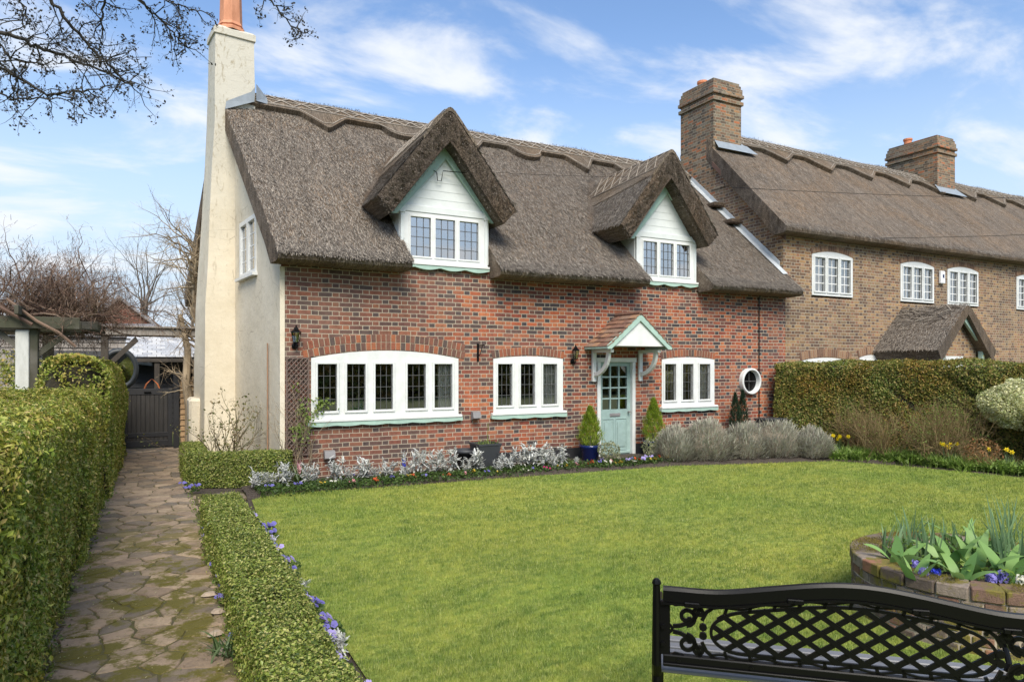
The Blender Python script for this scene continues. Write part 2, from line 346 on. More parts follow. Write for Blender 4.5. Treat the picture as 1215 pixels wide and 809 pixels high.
MT['paving'] = islandmat('crazy_paving_stone', [(.245,.18,.125),(.31,.23,.16),(.19,.15,.11),(.36,.27,.185),(.27,.205,.14),(.16,.13,.10)], .9, 11, .9, .015, moss=((.15,.13,.02), 2.6, .476, 10.5))
MT['pathbed'] = stuffmat('mossy_joint', (.075,.06,.035), (.11,.105,.022), 14, .95, 1., .02)
# ------------------------------------------------------------------ the ground
def sheet(poly, z, mat, name):
    P = np.array([(x, y, z) for x, y in poly]); mb = MB().add(P, [list(range(len(P)))]); return tag(mb.build(name, mat, base=(0, 0, 0)), kind='structure')
def grassmat(name, ground):
    m = NM(name); g = m.pos(); P = g.outputs['Position']
    big = m.noise(m.mapv(P, (.7, 1.6, 1)), 1.6, 6, .72, .5); fine = m.noise(P, 14, 5, .7)
    if ground:
        c = m.mix(m.rng(fine, .3, .7), (.12,.165,.032), (.265,.31,.078))
    else:
        c = m.ramp(g.outputs['Random Per Island'], [(.095,.155,.026), (.22,.29,.052), (.34,.395,.092), (.56,.55,.25)], pos=[0, .45, .82, 1])
    c = m.mix(m.M('MULTIPLY', m.rng(big, .38, .62), .8), c, m.mix(m.rng(fine, .35, .65), (.42,.43,.11), (.28,.35,.065)))
    med = m.noise(m.mapv(P, (1, 1.8, 1)), 6.5, 4, .7); c = m.mix(1., c, m.ramp(med, [(.58, .70, .66), (1,)*3, (1.32, 1.22, 1.15)], pos=[.33, .5, .68]), 'MULTIPLY'); lar = m.noise(P, .35, 3); c = m.mix(1., c, m.ramp(lar, [(.86, .95, .9), (1,)*3, (1.12, 1.05, 1.)], pos=[.35, .5, .65]), 'MULTIPLY')
    m.set(c, .7); m.b.inputs['Specular IOR Level'].default_value = .2
    if ground: m.bump(fine, 1., .05)
    else:
        tr = m.n('ShaderNodeBsdfTranslucent'); m.k(c, tr.inputs[0]); mx = m.n('ShaderNodeMixShader'); mx.inputs[0].default_value = .35
        m.k(m.b.outputs[0], mx.inputs[1]); m.k(tr.outputs[0], mx.inputs[2]); m.k(mx.outputs[0], m.o.inputs[0])
    return m.m
MT['lawn'] = grassmat('lawn_ground', True); MT['blade'] = grassmat('lawn_blades', False)
MT['field'] = stuffmat('rough_ground', (.07,.09,.025), (.11,.12,.04), 1.2, .95, .5, .05)
sheet([(-900, -900), (900, -900), (900, 900), (-900, 900)], -.02, MT['field'], 'ground')
sheet([(-1.6, -1.5), (1.2, -1.5), (1.2, 17.3), (-1.6, 17.3)], -.008, MT['soil'], 'path_border_soil')
sheet([(-.66, .5), (.50, .5), (.50, 17.6), (-.66, 17.6)], .012, MT['pathbed'], 'path')
sheet([(.50, 10.15), (1.2, 10.15), (1.2, 10.75), (.50, 10.95)], .001, MT['pathbed'], 'path_branch')
lawn = [(1.13, -1), (1.13, 8.9), (1.2, 10.05), (1.6, 10.32), (3, 10.15), (5, 10.0), (7, 9.85), (8.6, 9.72), (10, 9.25), (11.0, 9.0), (11.75, 8.75), (12.3, 7.7), (12.8, 5.9), (13.3, 3.5), (13.6, -1)]
sheet(lawn, .012, MT['lawn'], 'lawn')
sheet([(.52, 8.6), (1.05, 8.6), (1.13, 9.9), (.52, 9.9)], .009, MT['lawn'], 'grass_verge')
# undulating soil beds
def bed(pts_front, pts_back, name, h=.05, sd=3):
    n = 60; m = 14; a = np.array(pts_front); b = np.array(pts_back); s = np.linspace(0, 1, n)
    A = np.stack([np.interp(s, np.linspace(0, 1, len(a)), a[:, k]) for k in (0, 1)], 1); B = np.stack([np.interp(s, np.linspace(0, 1, len(b)), b[:, k]) for k in (0, 1)], 1)
    t = np.linspace(0, 1, m)[None, :, None]; P = A[:, None]*(1-t)+B[:, None]*t
    z = .006+h*np.sin(np.clip(t[..., 0]*4, 0, 1)*1.57)+.02*fnoise(P[..., 0]*9, P[..., 1]*9, sd)+.01*fnoise(P[..., 0]*30, P[..., 1]*30, sd+1)
    z[:, 0] = -.01
    return tag(MB().grid(np.dstack([P, z])).build(name, MT['soil'], base=(0, 0, 0), smooth=True), kind='structure')
bed([(1.15, 10.0), (1.6, 10.34), (3, 10.17), (5, 10.02), (7, 9.87), (8.6, 9.74), (10, 9.27), (11.75, 8.77)], [(1.15, 11.0), (2.5, 11.23), (4, 11.23), (5, 11.23), (7, 11.23), (9, 11.23), (11, 11.23), (13, 11.23)], 'front_bed_soil')
bed([(11.7, 8.8), (12.28, 7.7), (12.78, 5.9), (13.28, 3.5), (13.5, 1)], [(13.0, 11.2), (13.6, 9.5), (14.6, 7.0), (15.2, 4.5), (15.6, 1)], 'side_bed_soil')
bed([(1.13, 2.0), (1.13, 5), (1.13, 8.7)], [(.85, 2.0), (.85, 5), (.85, 8.7)], 'box_border_soil', .02)
bed([(.55, 11.9), (1.75, 11.2)], [(.55, 13.8), (1.45, 13.8)], 'rose_bed_soil', .05)
# crazy paving: real stones cut as Voronoi cells
def paving(x0, x1, y0, y1, sx, sy, name, sd):
    r = np.random.default_rng(sd); S0 = []
    ny = int((y1-y0)/sy); nx = max(2, int((x1-x0)/sx))
    for i in range(-1, ny+1):
        k = nx+r.integers(-1, 2)
        for j in range(-1, k+1): S0.append((x0+(j+.5+r.uniform(-.38, .38))*(x1-x0)/k, y0+(i+.5+r.uniform(-.36, .36))*sy))
    S0 = np.array(S0); mb = MB()
    for i, p in enumerate(S0):
        if not (x0-.1 < p[0] < x1+.1 and y0-.1 < p[1] < y1+.1): continue
        poly = [np.array(q) for q in ((x0+r.uniform(-.05, .03), y0), (x1+r.uniform(-.03, .05), y0), (x1+r.uniform(-.03, .05), y1), (x0+r.uniform(-.05, .03), y1))]
        d = np.hypot(*(S0-p).T); g = r.uniform(.004, .011)
        for j in np.argsort(d)[1:16]:
            q = S0[j]; nrm = (q-p)/d[j]; c = np.dot((p+q)/2, nrm)-g; new = []
            for a, b in zip(poly, poly[1:]+poly[:1]):
                da, db = np.dot(a, nrm)-c, np.dot(b, nrm)-c
                if da <= 0: new.append(a)
                if (da < 0) != (db < 0) and abs(da-db) > 1e-9: new.append(a+(b-a)*da/(da-db))
            poly = new
            if len(poly) < 3: break
        if len(poly) < 3: continue
        P = np.array(poly); ar = .5*abs(np.dot(P[:, 0], np.roll(P[:, 1], 1))-np.dot(P[:, 1], np.roll(P[:, 0], 1)))
        if ar < .004: continue
        # subdivide edges and roughen
        Q = []
        for a, b in zip(P, np.roll(P, -1, 0)):
            k = max(1, int(np.hypot(*(b-a))/.05))
            for s in range(k): Q.append(a+(b-a)*s/k+r.normal(0, .004, 2))
        Q = np.array(Q); c = Q.mean(0); n = len(Q); zt = .020+r.uniform(-.004, .005); tl = r.normal(0, .012, 2)
        def ring(f, z): X = c+(Q-c)*f; return np.column_stack([X, z+(X-c)@tl])
        V = np.vstack([ring(1, -.01), ring(1, zt-.008), ring(.96, zt), ring(.5, zt+r.uniform(-.002, .003))])
        Fc = [[a*n+i2, a*n+(i2+1) % n, (a+1)*n+(i2+1) % n, (a+1)*n+i2] for a in range(3) for i2 in range(n)]+[list(range(3*n, 4*n))]
        mb.add(V, Fc)
    return tag(mb.build(name, MT['paving'], base=(0, 0, 0)), kind='structure')
paving(-.64, .48, 1.6, 17.3, .23, .17, 'path_paving', 5)
paving(.54, 1.14, 10.2, 10.75, .3, .27, 'path_branch_paving', 6)
# ------------------------------------------------------------------ vectorised plants
def norm(a): return a/(np.linalg.norm(a, axis=-1, keepdims=True)+1e-9)
def leaves(mb, P, N, size, aspect=.5, jit=.6, r=rng, fold=.15, up=0.):
    n = len(P); N = norm(N+r.normal(0, jit, (n, 3))+np.array([0, 0, up])); T = norm(np.cross(N, r.normal(0, 1, (n, 3)))); B = np.cross(N, T)
    s = (size*r.uniform(.45, 1.6, n))[:, None]; h = T*s/2; b = B*s*aspect/2; f = N*s*fold
    V = np.stack([P-h, P+b+f*.6-h*.1, P+h-f*.3, P-b+f*.6-h*.1], 1).reshape(-1, 3)
    return mb.add(V, np.arange(4*n).reshape(n, 4))
def blades(mb, P, D, L, wd, bend=.5, seg=3, r=rng, tip=.15):
    # P base points, D initial directions; bends outwards along horizontal part of D
    n = len(P); D = norm(D); H = D.copy(); H[:, 2] = 0; H = norm(H+1e-4); side = norm(np.cross(D, np.array([0, 0, 1.]))+r.normal(0, .15, (n, 3)))
    L = np.broadcast_to(L, (n,)); wd = np.broadcast_to(wd, (n,)); rows = []; c = P.copy(); d = D.copy()
    bd = bend*r.uniform(.3, 1.5, n)
    for k in range(seg+1):
        f = k/seg; ww = wd*(np.sin((.18+.82*f)*math.pi)*.9+.15 if tip < .5 else 1-.5*f)
        if k == seg: ww = wd*tip
        rows.append(c-side*(ww/2)[:, None]); rows.append(c+side*(ww/2)[:, None])
        c = c+d*(L/seg)[:, None]; d = norm(d+(H-np.array([0, 0, .9])*f)*(bd/seg)[:, None])
    V = np.stack(rows, 1).reshape(-1, 3); m = 2*(seg+1); base = (np.arange(n)*m)[:, None, None]
    q = np.array([[2*k, 2*k+1, 2*k+3, 2*k+2] for k in range(seg)])[None]
    return mb.add(V, (base+q).reshape(-1, 4))
def hedge(name, label, cat, path, width, height, rnd, mat, core, n, size, group=None, wts=(1, 1, 1, 1, 1), sd=1, rough=.03, endround=.25, asp=.5, jit=.6, dens=None, stray=.03):
    """clipped hedge along a polyline (centre line); wts = left, top, right, start end, far end"""
    r = np.random.default_rng(sd); path = np.array(path, float)
    t = thing(name, label, cat, (*path.mean(0), 0), group); fol = MB(); cr = MB()
    seg = np.diff(path, axis=0); sl_ = np.hypot(*seg.T)
    for i, (a, d) in enumerate(zip(path[:-1], seg)):
        L = sl_[i]; u = d/L; lf = np.array([-u[1], u[0]])
        if i > 0: a = a-u*width*.45; L += width*.45
        if i < len(seg)-1: L += width*.45
        k = int(n*L/sl_.sum())
        # choose surface
        area = np.array([L*height*wts[0], L*width*wts[1], L*height*wts[2], width*height*wts[3] if i == 0 else 0, width*height*wts[4] if i == len(seg)-1 else 0])
        ch = r.choice(5, k, p=area/area.sum()); s = r.random(k)*L; q = r.random(k)
        if dens is not None:
            pw = dens; s = L*(r.random(k)**pw)
        ww = width/2
        x = np.where(ch == 0, ww, np.where(ch == 2, -ww, (q*2-1)*ww)); z = np.where(ch == 1, height, q*height)
        x = np.where(ch >= 3, (r.random(k)*2-1)*ww, x)
        s = np.where(ch == 3, 0, np.where(ch == 4, L, s))
        # rounding of top edges
        inx = np.clip((np.abs(x)-(ww-rnd))/rnd, 0, 1); inz = np.clip((z-(height-rnd))/rnd, 0, 1); nn = np.hypot(inx, inz); sc_ = np.where(nn > 1, 1/np.maximum(nn, 1), 1)
        x2 = np.where(nn > 0, np.sign(x)*((ww-rnd)+rnd*inx*sc_), x); x2 = np.where(inx > 0, x2, x); z2 = np.where(inz > 0, (height-rnd)+rnd*inz*sc_, z)
        er = endround; e0 = np.clip((er-s)/er, 0, 1); e1 = np.clip((s-(L-er))/er, 0, 1); ee = np.maximum(e0, e1)
        cut = np.hypot(ee, inx); s = np.where((cut > 1) & (ee > 0), np.where(e0 > 0, er-er*e0/cut, L-er+er*e1/cut), s)
        N3 = np.zeros((k, 3)); nx = np.sign(x)*np.where(ch == 1, inx, 1)*(1-.6*(ch >= 3)); nz_ = np.where(ch == 1, 1, inz); ns = np.where(e1 > 0, e1, -e0)*1.
        wx = a[0]+u[0]*s+lf[0]*x2; wy = a[1]+u[1]*s+lf[1]*x2
        gap = fnoise(wx*7+z2*5, wy*7-z2*6, sd+3, 1.); off = -.05*np.clip(gap-.34, 0, .3)/.3+rough*fnoise(wx*2.3+z2*1.7, wy*2.3-z2*2.1, sd, 1.)*2.3+r.normal(0, .012, k)-np.abs(r.normal(0, .018, k)); 
        st = r.random(k) < stray; off = np.where(st, off+np.abs(r.normal(0, .03, k)), off)
        N3[:, 0] = lf[0]*nx+u[0]*ns; N3[:, 1] = lf[1]*nx+u[1]*ns; N3[:, 2] = nz_; N3 = norm(N3)
        P = np.column_stack([wx, wy, np.maximum(z2, .01)])+N3*off[:, None]
        leaves(fol, P, N3, size, asp, jit, r, up=.15)
        # core
        q_ = [(-1, 0), (-1, .8), (-.8, .95), (0, .985), (.8, .95), (1, .8), (1, 0)]; m = max(3, int(L/.25)); V = np.zeros((m+1, len(q_), 3))
        for a_ in range(m+1):
            ss = np.clip(L*a_/m, .06, L-.06); e = max(0, 1-min(ss, L-ss)/max(er, .01)*1.1)
            for b_, (fx, fz) in enumerate(q_):
                xx = fx*(ww-.085)*(1-.45*e*e); px_ = a+u*ss+lf*xx; V[a_, b_] = (*px_, fz*(height-.06))
        V[..., 2] += .02*fnoise(V[..., 0]*6, V[..., 1]*6, sd); cr.grid(V)
        for e_ in (0, m): cr.add(V[e_], [list(range(len(q_)))])
    fol.build('foliage', mat, t); cr.build('inner_twigs', core, t); return t
def twigs(mb, p, d, L, r0, depth, r, spread=.7, droop=0., seg=4, n=4, kids=(3, 5), shrink=.6, wig=.18, up=0.):
    P = [np.array(p, float)]; d = norm(np.array(d, float))
    for k in range(seg):
        d = norm(d+r.normal(0, wig, 3)+np.array([0, 0, up-droop])*.1); P.append(P[-1]+d*L/seg)
    P = np.array(P); rad = np.linspace(r0, r0*.5, seg+1); mb.tube(P, rad, n if depth > 0 else 3, cap=False)
    if depth <= 0: return [P[-1]]
    tips = []
    for c in range(r.integers(*kids)):
        f = r.uniform(.3, 1.); q = P[0]+0; idx = f*seg; i0 = min(int(idx), seg-1); q = P[i0]+(P[i0+1]-P[i0])*(idx-i0)
        nd = norm(norm(P[i0+1]-P[i0])+r.normal(0, spread, 3)); tips += twigs(mb, q, nd, L*shrink*r.uniform(.7, 1.2), r0*.55*(1-.3*f), depth-1, r, spread, droop, max(2, seg-1), n, kids, shrink, wig, up)
    nd = norm(P[-1]-P[-2]); tips += twigs(mb, P[-1], nd, L*shrink, r0*.5, depth-1, r, spread, droop, max(2, seg-1), n, kids, shrink, wig, up)
    return tips
# ------------------------------------------------------------------ buildings
YW = 11.24
def XU(u, Y=YW):                    # wall position of a picture column
    a = (u-607.5)/F; d = FW+a*RT; return float(Y*d[0]/d[1])
def wall_with_holes(mb, x0, x1, z0, z1, y, holes, depth=.12):
    xs = sorted({x0, x1, *[h[0] for h in holes], *[h[1] for h in holes]}); zs = sorted({z0, z1, *[h[2] for h in holes], *[h[3] for h in holes]})
    for a, b in zip(xs, xs[1:]):
        for c, d in zip(zs, zs[1:]):
            mx_, mz = (a+b)/2, (c+d)/2
            if any(h[0] < mx_ < h[1] and h[2] < mz < h[3] for h in holes): continue
            mb.add([(a, y, c), (b, y, c), (b, y, d), (a, y, d)], [[0, 1, 2, 3]])
    for (a, b, c, d) in holes:
        mb.add([(a, y, c), (b, y, c), (b, y+depth, c), (a, y+depth, c), (a, y, d), (b, y, d), (b, y+depth, d), (a, y+depth, d)], [[0, 1, 2, 3], [4, 7, 6, 5], [0, 3, 7, 4], [1, 5, 6, 2]])
def arch_z(x, a, b, ze, rise): m = (a+b)/2; h = (b-a)/2; return ze+rise*(1-((x-m)/h)**2)
def casement(parent, x0, x1, z0, z1, rise, lights, y, gl=(1.13, 1.9), name='window', sill=True, lead=True, rows=4, cols=3, frame_mat='white', green='green', cur=None, label=None, sillw=.09, proud=.042, open_=None):
    """frame (the window mesh) with real openings; pane, glazing bars and sill are its children. lights = [(xa, xb)]"""
    mb = MB(); yf = y+.025-proud; zg0, zg1 = gl; d = .07
    xs = [x0]+[v for l in lights for v in l]+[x1]
    for k in range(0, len(xs), 2): mb.box(xs[k], xs[k+1], yf, yf+d, z0, zg1+.0)
    for a, b in lights: mb.box(a, b, yf, yf+d, z0, zg0)
    n = 16; top = [(x0+(x1-x0)*i/n, arch_z(x0+(x1-x0)*i/n, x0, x1, z1, rise)) for i in range(n+1)]
    mb.prism([(x0, yf, zg1)]+[(x1, yf, zg1)]+[(a, yf, b) for a, b in top[::-1]], (0, d, 0))
    # inner sash frames, slightly proud
    for a, b in lights:
        s = .038
        for bx in ((a-s, a, zg0-s, zg1+s), (b, b+s, zg0-s, zg1+s), (a, b, zg0-s, zg0), (a, b, zg1, zg1+s)): mb.bbox(bx[0], bx[1], yf-.024, yf+.02, bx[2], bx[3], .006)
    wo = mb.build(name, MT[frame_mat], parent)
    if label: wo['label'] = label
    pn = MB(); ld = MB()
    for li, (a, b) in enumerate(lights):
        pn.add([(a-.004, yf+.034, zg0-.004), (b+.004, yf+.034, zg0-.004), (b+.004, yf+.034, zg1+.004), (a-.004, yf+.034, zg1+.004)], [[0, 1, 2, 3]])
        for i in range(1, cols): x = a+(b-a)*i/cols; ld.box(x-.0038 if lead else x-.010, x+.0038 if lead else x+.010, yf+.026, yf+.0315, zg0, zg1)
        for i in range(1, rows): z = zg0+(zg1-zg0)*i/rows; ld.box(a, b, yf+.0245, yf+.0318, z-.0038 if lead else z-.010, z+.0038 if lead else z+.010)
    pn.build('pane', MT['glass'], wo); ld.build('glazing_bars', MT['came'] if lead else MT['whitebar'], wo)
    if sill:
        sb = MB(); sb.bbox(x0-.05, x1+.05, y-.09, yf+.02, z0-.045, z0+.004, .008); sb.build('sill', MT[frame_mat], wo)
        g = MB(); n = 40; pts = [(x0-.06, y-.075, z0-.047)]+[]
        low = [(x0-.06+(x1-x0+.12)*i/n, y-.075, z0-.045-sillw*.62-.018*abs(math.sin(math.pi*i/n*(x1-x0)/.42))) for i in range(n+1)]
        g.prism(low+[(x1+.06, y-.075, z0-.046), (x0-.06, y-.075, z0-.046)], (0, .07, 0)); g.build('drip_board', MT[green], wo)
    if cur is not None:
        c = MB()
        for a, b in cur:
            k = 30; X = np.linspace(a, b, k); Y = y+.12+.022*np.sin(np.arange(k)*1.25)
            V = np.array([[(X[i], Y[i], zz_) for zz_ in (zg0-.1, zg1+.1)] for i in range(k)]); c.grid(V)
        c.build('curtain', MT['curtain'], wo, smooth=True)
    return wo
def brick_arch(parent, x0, x1, ze, rise, y, h=.21, w=.075, mat='arch_brick', ext=.1, rows=1, name='brick_arch'):
    a, b = x0-ext, x1+ext; mb = MB(); n = int((b-a)/w); m = (a+b)/2
    def zc(x): return arch_z(x, a, b, ze-.01, rise+.02) if rise else ze
    for i in range(n):
        xa, xb = a+(b-a)*i/n+.005, a+(b-a)*(i+1)/n-.005; xm = (xa+xb)/2; sl_ = (zc(xb)-zc(xa))/(xb-xa); th = -math.atan(sl_); 
        if not rise: th = (xm-m)/(b-a)*.5
        for rr in range(rows):
            hh = h/rows; c0 = np.array([xm, y-.008, zc(xm)+rr*hh]); c, s = math.cos(th), math.sin(th); Mx = np.array([[c, 0, s], [0, 1, 0], [-s, 0, c]])
            mb.bbox(-(xb-xa)/2, (xb-xa)/2, -.004, .05, .004, hh-.006, .003, (Mx, c0))
    o = mb.build(name, MT[mat], parent)
    bk = MB(); k = 20; P = [(a+(b-a)*i/k, y-.006, zc(a+(b-a)*i/k)) for i in range(k+1)]; bk.prism(P+[(x, yy, zq+h-.004) for x, yy, zq in P[::-1]], (0, .04, 0)); bk.build('mortar', MT['mortar'], o)
    return o
def thatch(parent, xa, xb, skew, ye, ze, yr, zr, th, notches=(), name='roof', sd=1, nf=60000, step=.25, ridge_d=.68, pts=None, spar_rows=2, ends=(0, 0), ripple=.022):
    """thick thatched coat, symmetric about the ridge, with real cut notches at the dormers"""
    s_ = (zr-ze)/(yr-ye); vt = th*math.sqrt(1+s_*s_)
    def surf(y): 
        yy = np.where(y > yr, 2*yr-y, y); z = ze+s_*(yy-ye); return np.minimum(z, zr-.0)-.22*np.exp(-((y-yr)/.22)**2)*.35
    def bulge(x, y): return ripple*fnoise(x*1.1, y*1.3, sd)+ripple*.5*fnoise(x*3.1, y*2.9, sd+5)
    st = set(np.round(np.arange(xa, xb, step), 3)) | {xa, xb}
    for a, b in notches: st |= {a-.012, a+.012, b-.012, b+.012}
    st = np.array(sorted(st)); nA = 22; rings = []
    def skx(x, y): f = np.clip((x-xa)/3.0, 0, 1); return x+(1-f)*skew*(y-YW)
    for x in st:
        y0 = ye
        for a, b in notches:
            if a < x < b: y0 = 11.62
        yo = np.concatenate([[y0+.42, y0+.09, y0+.015, y0+.0, y0+.04, y0+.1], np.linspace(y0+.2, yr, nA)]); zo = surf(yo)+bulge(x, yo); bb = bulge(x, y0)*.6
        zo[0] = surf(y0)-.15+bb; zo[1] = surf(y0)-.14+bb; zo[2] = surf(y0)-.11+bb; zo[3] = surf(y0)-.06+bb; zo[4] = surf(y0+.03)-.005
        yb = 2*yr-np.linspace(ye, yr, nA)[::-1][1:]; zb = surf(yb)+bulge(x, yb)
        yi = np.concatenate([[2*yr-ye-.2], [yr], [y0+.75]]); zi = np.array([surf(ye)-vt*.62, zr-vt, surf(y0+.75)-vt])
        yy = np.concatenate([yo, yb, yi]); zz_ = np.concatenate([zo, zb, zi])
        rings.append(np.column_stack([skx(x, yy), yy, zz_]))
    V = np.array(rings); m, n = V.shape[:2]; mb = MB(); i, j = np.meshgrid(np.arange(m-1), np.arange(n), indexing='ij'); j2 = (j+1) % n
    mb.add(V.reshape(-1, 3), np.stack([i*n+j, i*n+j2, (i+1)*n+j2, (i+1)*n+j], -1).reshape(-1, 4)); mb.add(V[0], [list(range(n))]); mb.add(V[-1], [list(range(n))[::-1]])
    ro = mb.build(name, MT['thatch'], parent, smooth=False)
    # straws lying on the surface, denser at the eave
    r = np.random.default_rng(sd+40); X = r.uniform(xa, xb, nf); Y = np.where(r.random(nf) < .12, ye+np.abs(r.normal(0, .1, nf)), r.uniform(ye, yr, nf)); keep = np.ones(nf, bool)
    for a, b in notches: keep &= ~((X > a) & (X < b) & (Y < 11.7))
    X, Y = X[keep], Y[keep]; k = len(X); dn = norm(np.array([0, -1, -s_])); nn = norm(np.array([0, -s_, 1.])); D = norm(dn+r.normal(0, .19, (k, 3))+nn*r.uniform(-.05, .16, k)[:, None])
    B = norm(np.cross(D, nn)); P = np.column_stack([skx(X, Y), Y, surf(Y)+bulge(X, Y)+.008]); L = r.uniform(.05, .13, k)[:, None]; wd = r.uniform(.0018, .004, k)[:, None]
    Vq = np.stack([P-B*wd, P+B*wd, P+B*wd+D*L, P-B*wd+D*L], 1).reshape(-1, 3); MB().add(Vq, np.arange(4*k).reshape(k, 4)).build('loose_straw', MT['straw'], ro)
    # wrap-over ridge with a cut ornamental edge
    rx = np.arange(xa+.0, xb+.001, .06); pts = pts or []
    def dep(x):
        d = np.full(len(x), ridge_d)
        for c, wd_, am, kind in pts:
            q = np.abs(x-c)/wd_; d += am*(np.clip(1-q, 0, 1) if kind == 'v' else np.where(q < 1, np.sqrt(np.clip(1-q*q, 0, 1)), 0))
        return d
    D_ = dep(rx)/math.sqrt(1+s_*s_); rows = 9; G = []; off = .15
    for k in range(rows+3):
        if k <= rows: yy = yr-D_*(1-k/rows) ; zz_ = surf(yy)+off+bulge(rx, yy)
        else: yy = yr+D_*.0+.35*(k-rows); zz_ = surf(yy)+off+bulge(rx, yy)
        if k == 0: G.append(np.column_stack([skx(rx, yy), yy+.12, zz_-off+.04])); yy = yy-.012
        G.append(np.column_stack([skx(rx, yy), yy, zz_+(0.02*np.sin(rx*2.1) if k >= rows else 0)]))
    G = np.array(G); rb = MB().grid(G)
    for e in (0, -1):
        edge = G[:, e]; low = edge.copy(); low[:, 2] -= .12; rb.grid(np.stack([edge, low], 1))
    rg = rb.build('ridge', MT['ridge'], ro)
    # hazel liggers and cross spars
    sp = MB()
    def on(x, f, lift=.012): d = np.interp(x, rx, D_); y = yr-d*f*.0-f; y = np.minimum(y, yr); return np.column_stack([skx(x, y), y, surf(y)+off+lift+bulge(x, y)])
    dm = (ridge_d-.12)/math.sqrt(1+s_*s_)
    for f in np.linspace(.04, dm, spar_rows+1):
        x = np.linspace(xa+.05, xb-.05, 60); sp.tube(on(x, np.full(60, f)), .014, 4)
    bw = .36; x = xa+.1
    while x < xb-bw:
        for (f0, f1) in ((.04, dm), (dm, .04)): xx = np.linspace(x, x+bw, 4); sp.tube(on(xx, np.linspace(f0, f1, 4), .02), .013, 4)
        x += bw
    xe = rx[::3]; de = np.interp(xe, rx, D_)-.06; y = yr-de; sp.tube(np.column_stack([skx(xe, y), y, surf(y)+off+.012+bulge(xe, y)]), .011, 4)
    sp.build('ridge_spars', MT['spar'], ro)
    # bristly ridge top
    b2 = MB(); k = int((xb-xa)*160); X = r.uniform(xa+.1, xb-.05, k); P = np.column_stack([X, np.full(k, yr)+r.normal(0, .03, k), surf(np.full(k, yr))+off+bulge(X, yr)+.02*np.sin(X*2.1)-.01]); D = norm(np.column_stack([r.normal(0, .6, k), r.normal(0, .8, k), np.full(k, .8)]))
    blades(b2, P, D, r.uniform(.02, .07, k), .006, .2, 1, r, tip=.8); b2.build('ridge_bristles', MT['straw'], ro)
    return ro, surf, skx
C = thing('thatched_cottage', 'thatched red brick cottage with two dormers, cream gable end and sage green front door', 'cottage', (7.5, 14.9, 0))
YR, ZR, YE, ZE = 14.9, 7.42, 10.75, 3.62
GK = -.12
# --- windows and door sizes
w1 = [(XU(376.6), XU(399.3)), (XU(411.3), XU(433.2)), (XU(444.9), XU(465.5)), (XU(482.9), XU(504.6)), (XU(514.9), XU(535.9))]
w2 = [(XU(590), XU(607)), (XU(617), XU(634)), (XU(643.5), XU(660))]
w3 = [(XU(788), XU(801)), (XU(809), XU(821.5)), (XU(829), XU(841.5))]
W1 = (XU(369), XU(543.5)); W2 = (XU(585), XU(667.5)); W3 = (XU(785), XU(847))
holes = [(W1[0], W1[1], .95, 2.02), (W2[0], W2[1], .95, 2.02), (W3[0], W3[1], .95, 2.02), (7.85, 8.80, 0, 2.0)]
mb = MB(); wall_with_holes(mb, 1.78, 13.27, -.05, 3.62, YW, holes)
for a, b in ((3.8, 5.42), (8.8, 10.46)): mb.add([(a, YW, 3.62), (b, YW, 3.62), (b, YW, 3.68), (a, YW, 3.68)], [[0, 1, 2, 3]])
mb.build('front_wall', MT['brick'], C)
# arched infill of the big window and flat soldier courses
casement(C, *W1, 1.0, 2.0, .13, w1, YW, cur=[(w1[4][0]+.12, w1[4][1]+.1)], label='wide five light leaded casement window')
casement(C, *W2, 1.0, 2.0, .05, w2, YW, cur=[(w2[2][0]+.03, w2[2][1]+.08)])
casement(C, *W3, 1.0, 2.0, .05, w3, YW, cur=[(w3[2][0]+.06, w3[2][1]+.08)])
brick_arch(C, *W1, 2.0, .13, YW, .27, rows=2, ext=.12, w=.085)
brick_arch(C, *W2, 2.01, .05, YW, .15, ext=.02, w=.075)
brick_arch(C, *W3, 2.01, .05, YW, .15, ext=.02, w=.075)
# plinth
mb = MB()
for a, b in ((4.7, 7.845), (8.805, 13.25)): mb.box(a, b, YW-.03, YW+.02, -.02, .26)
mb.build('tarred_plinth', MT['black'], C)
# back and side walls, floor (closed so the rooms stay dark)
def gx(y): return 1.78+GK*(y-YW)
YB = 2*YR-YW
def under(y): yy = y if y < YR else 2*YR-y; return ZE+(ZR-ZE)/(YR-YE)*(yy-YE)-.40
mb = MB(); gw = (12.72, 13.92, 3.52, 4.58)          # gable window opening (y0, y1, z0, z1)
ys = sorted({YW, gw[0], gw[1], YR, YB})
for a, b in zip(ys, ys[1:]):
    if (a, b) == (gw[0], gw[1]):
        for z0, z1a, z1b in ((-.05, gw[2], gw[2]),): mb.add([(gx(a), a, z0), (gx(b), b, z0), (gx(b), b, z1b), (gx(a), a, z1a)], [[0, 3, 2, 1]])
        mb.add([(gx(a), a, gw[3]), (gx(b), b, gw[3]), (gx(b), b, under(b)), (gx(a), a, under(a))], [[0, 3, 2, 1]])
    else: mb.add([(gx(a), a, -.05), (gx(b), b, -.05), (gx(b), b, under(b)), (gx(a), a, under(a))], [[0, 3, 2, 1]])
# small cream return at the front corner
mb.box(gx(YW)-.02, gx(YW)+.055, YW-.015, YW+.05, -.03, 3.45)
mb.build('gable_wall', MT['render'], C)
mb = MB(); mb.add([(1.2, YB, 0), (13.27, YB, 0), (13.27, YB, 3.6), (1.2, YB, 3.6)], [[0, 1, 2, 3]]); mb.box(2.1, 13.2, 11.5, YB-.1, -.06, .0); mb.box(1.9, 13.2, 11.45, YB-.1, 2.3, 2.4); mb.box(2, 13.2, 15.0, 15.05, 0, 6.5); mb.build('inner_walls', MT['dark'], C)
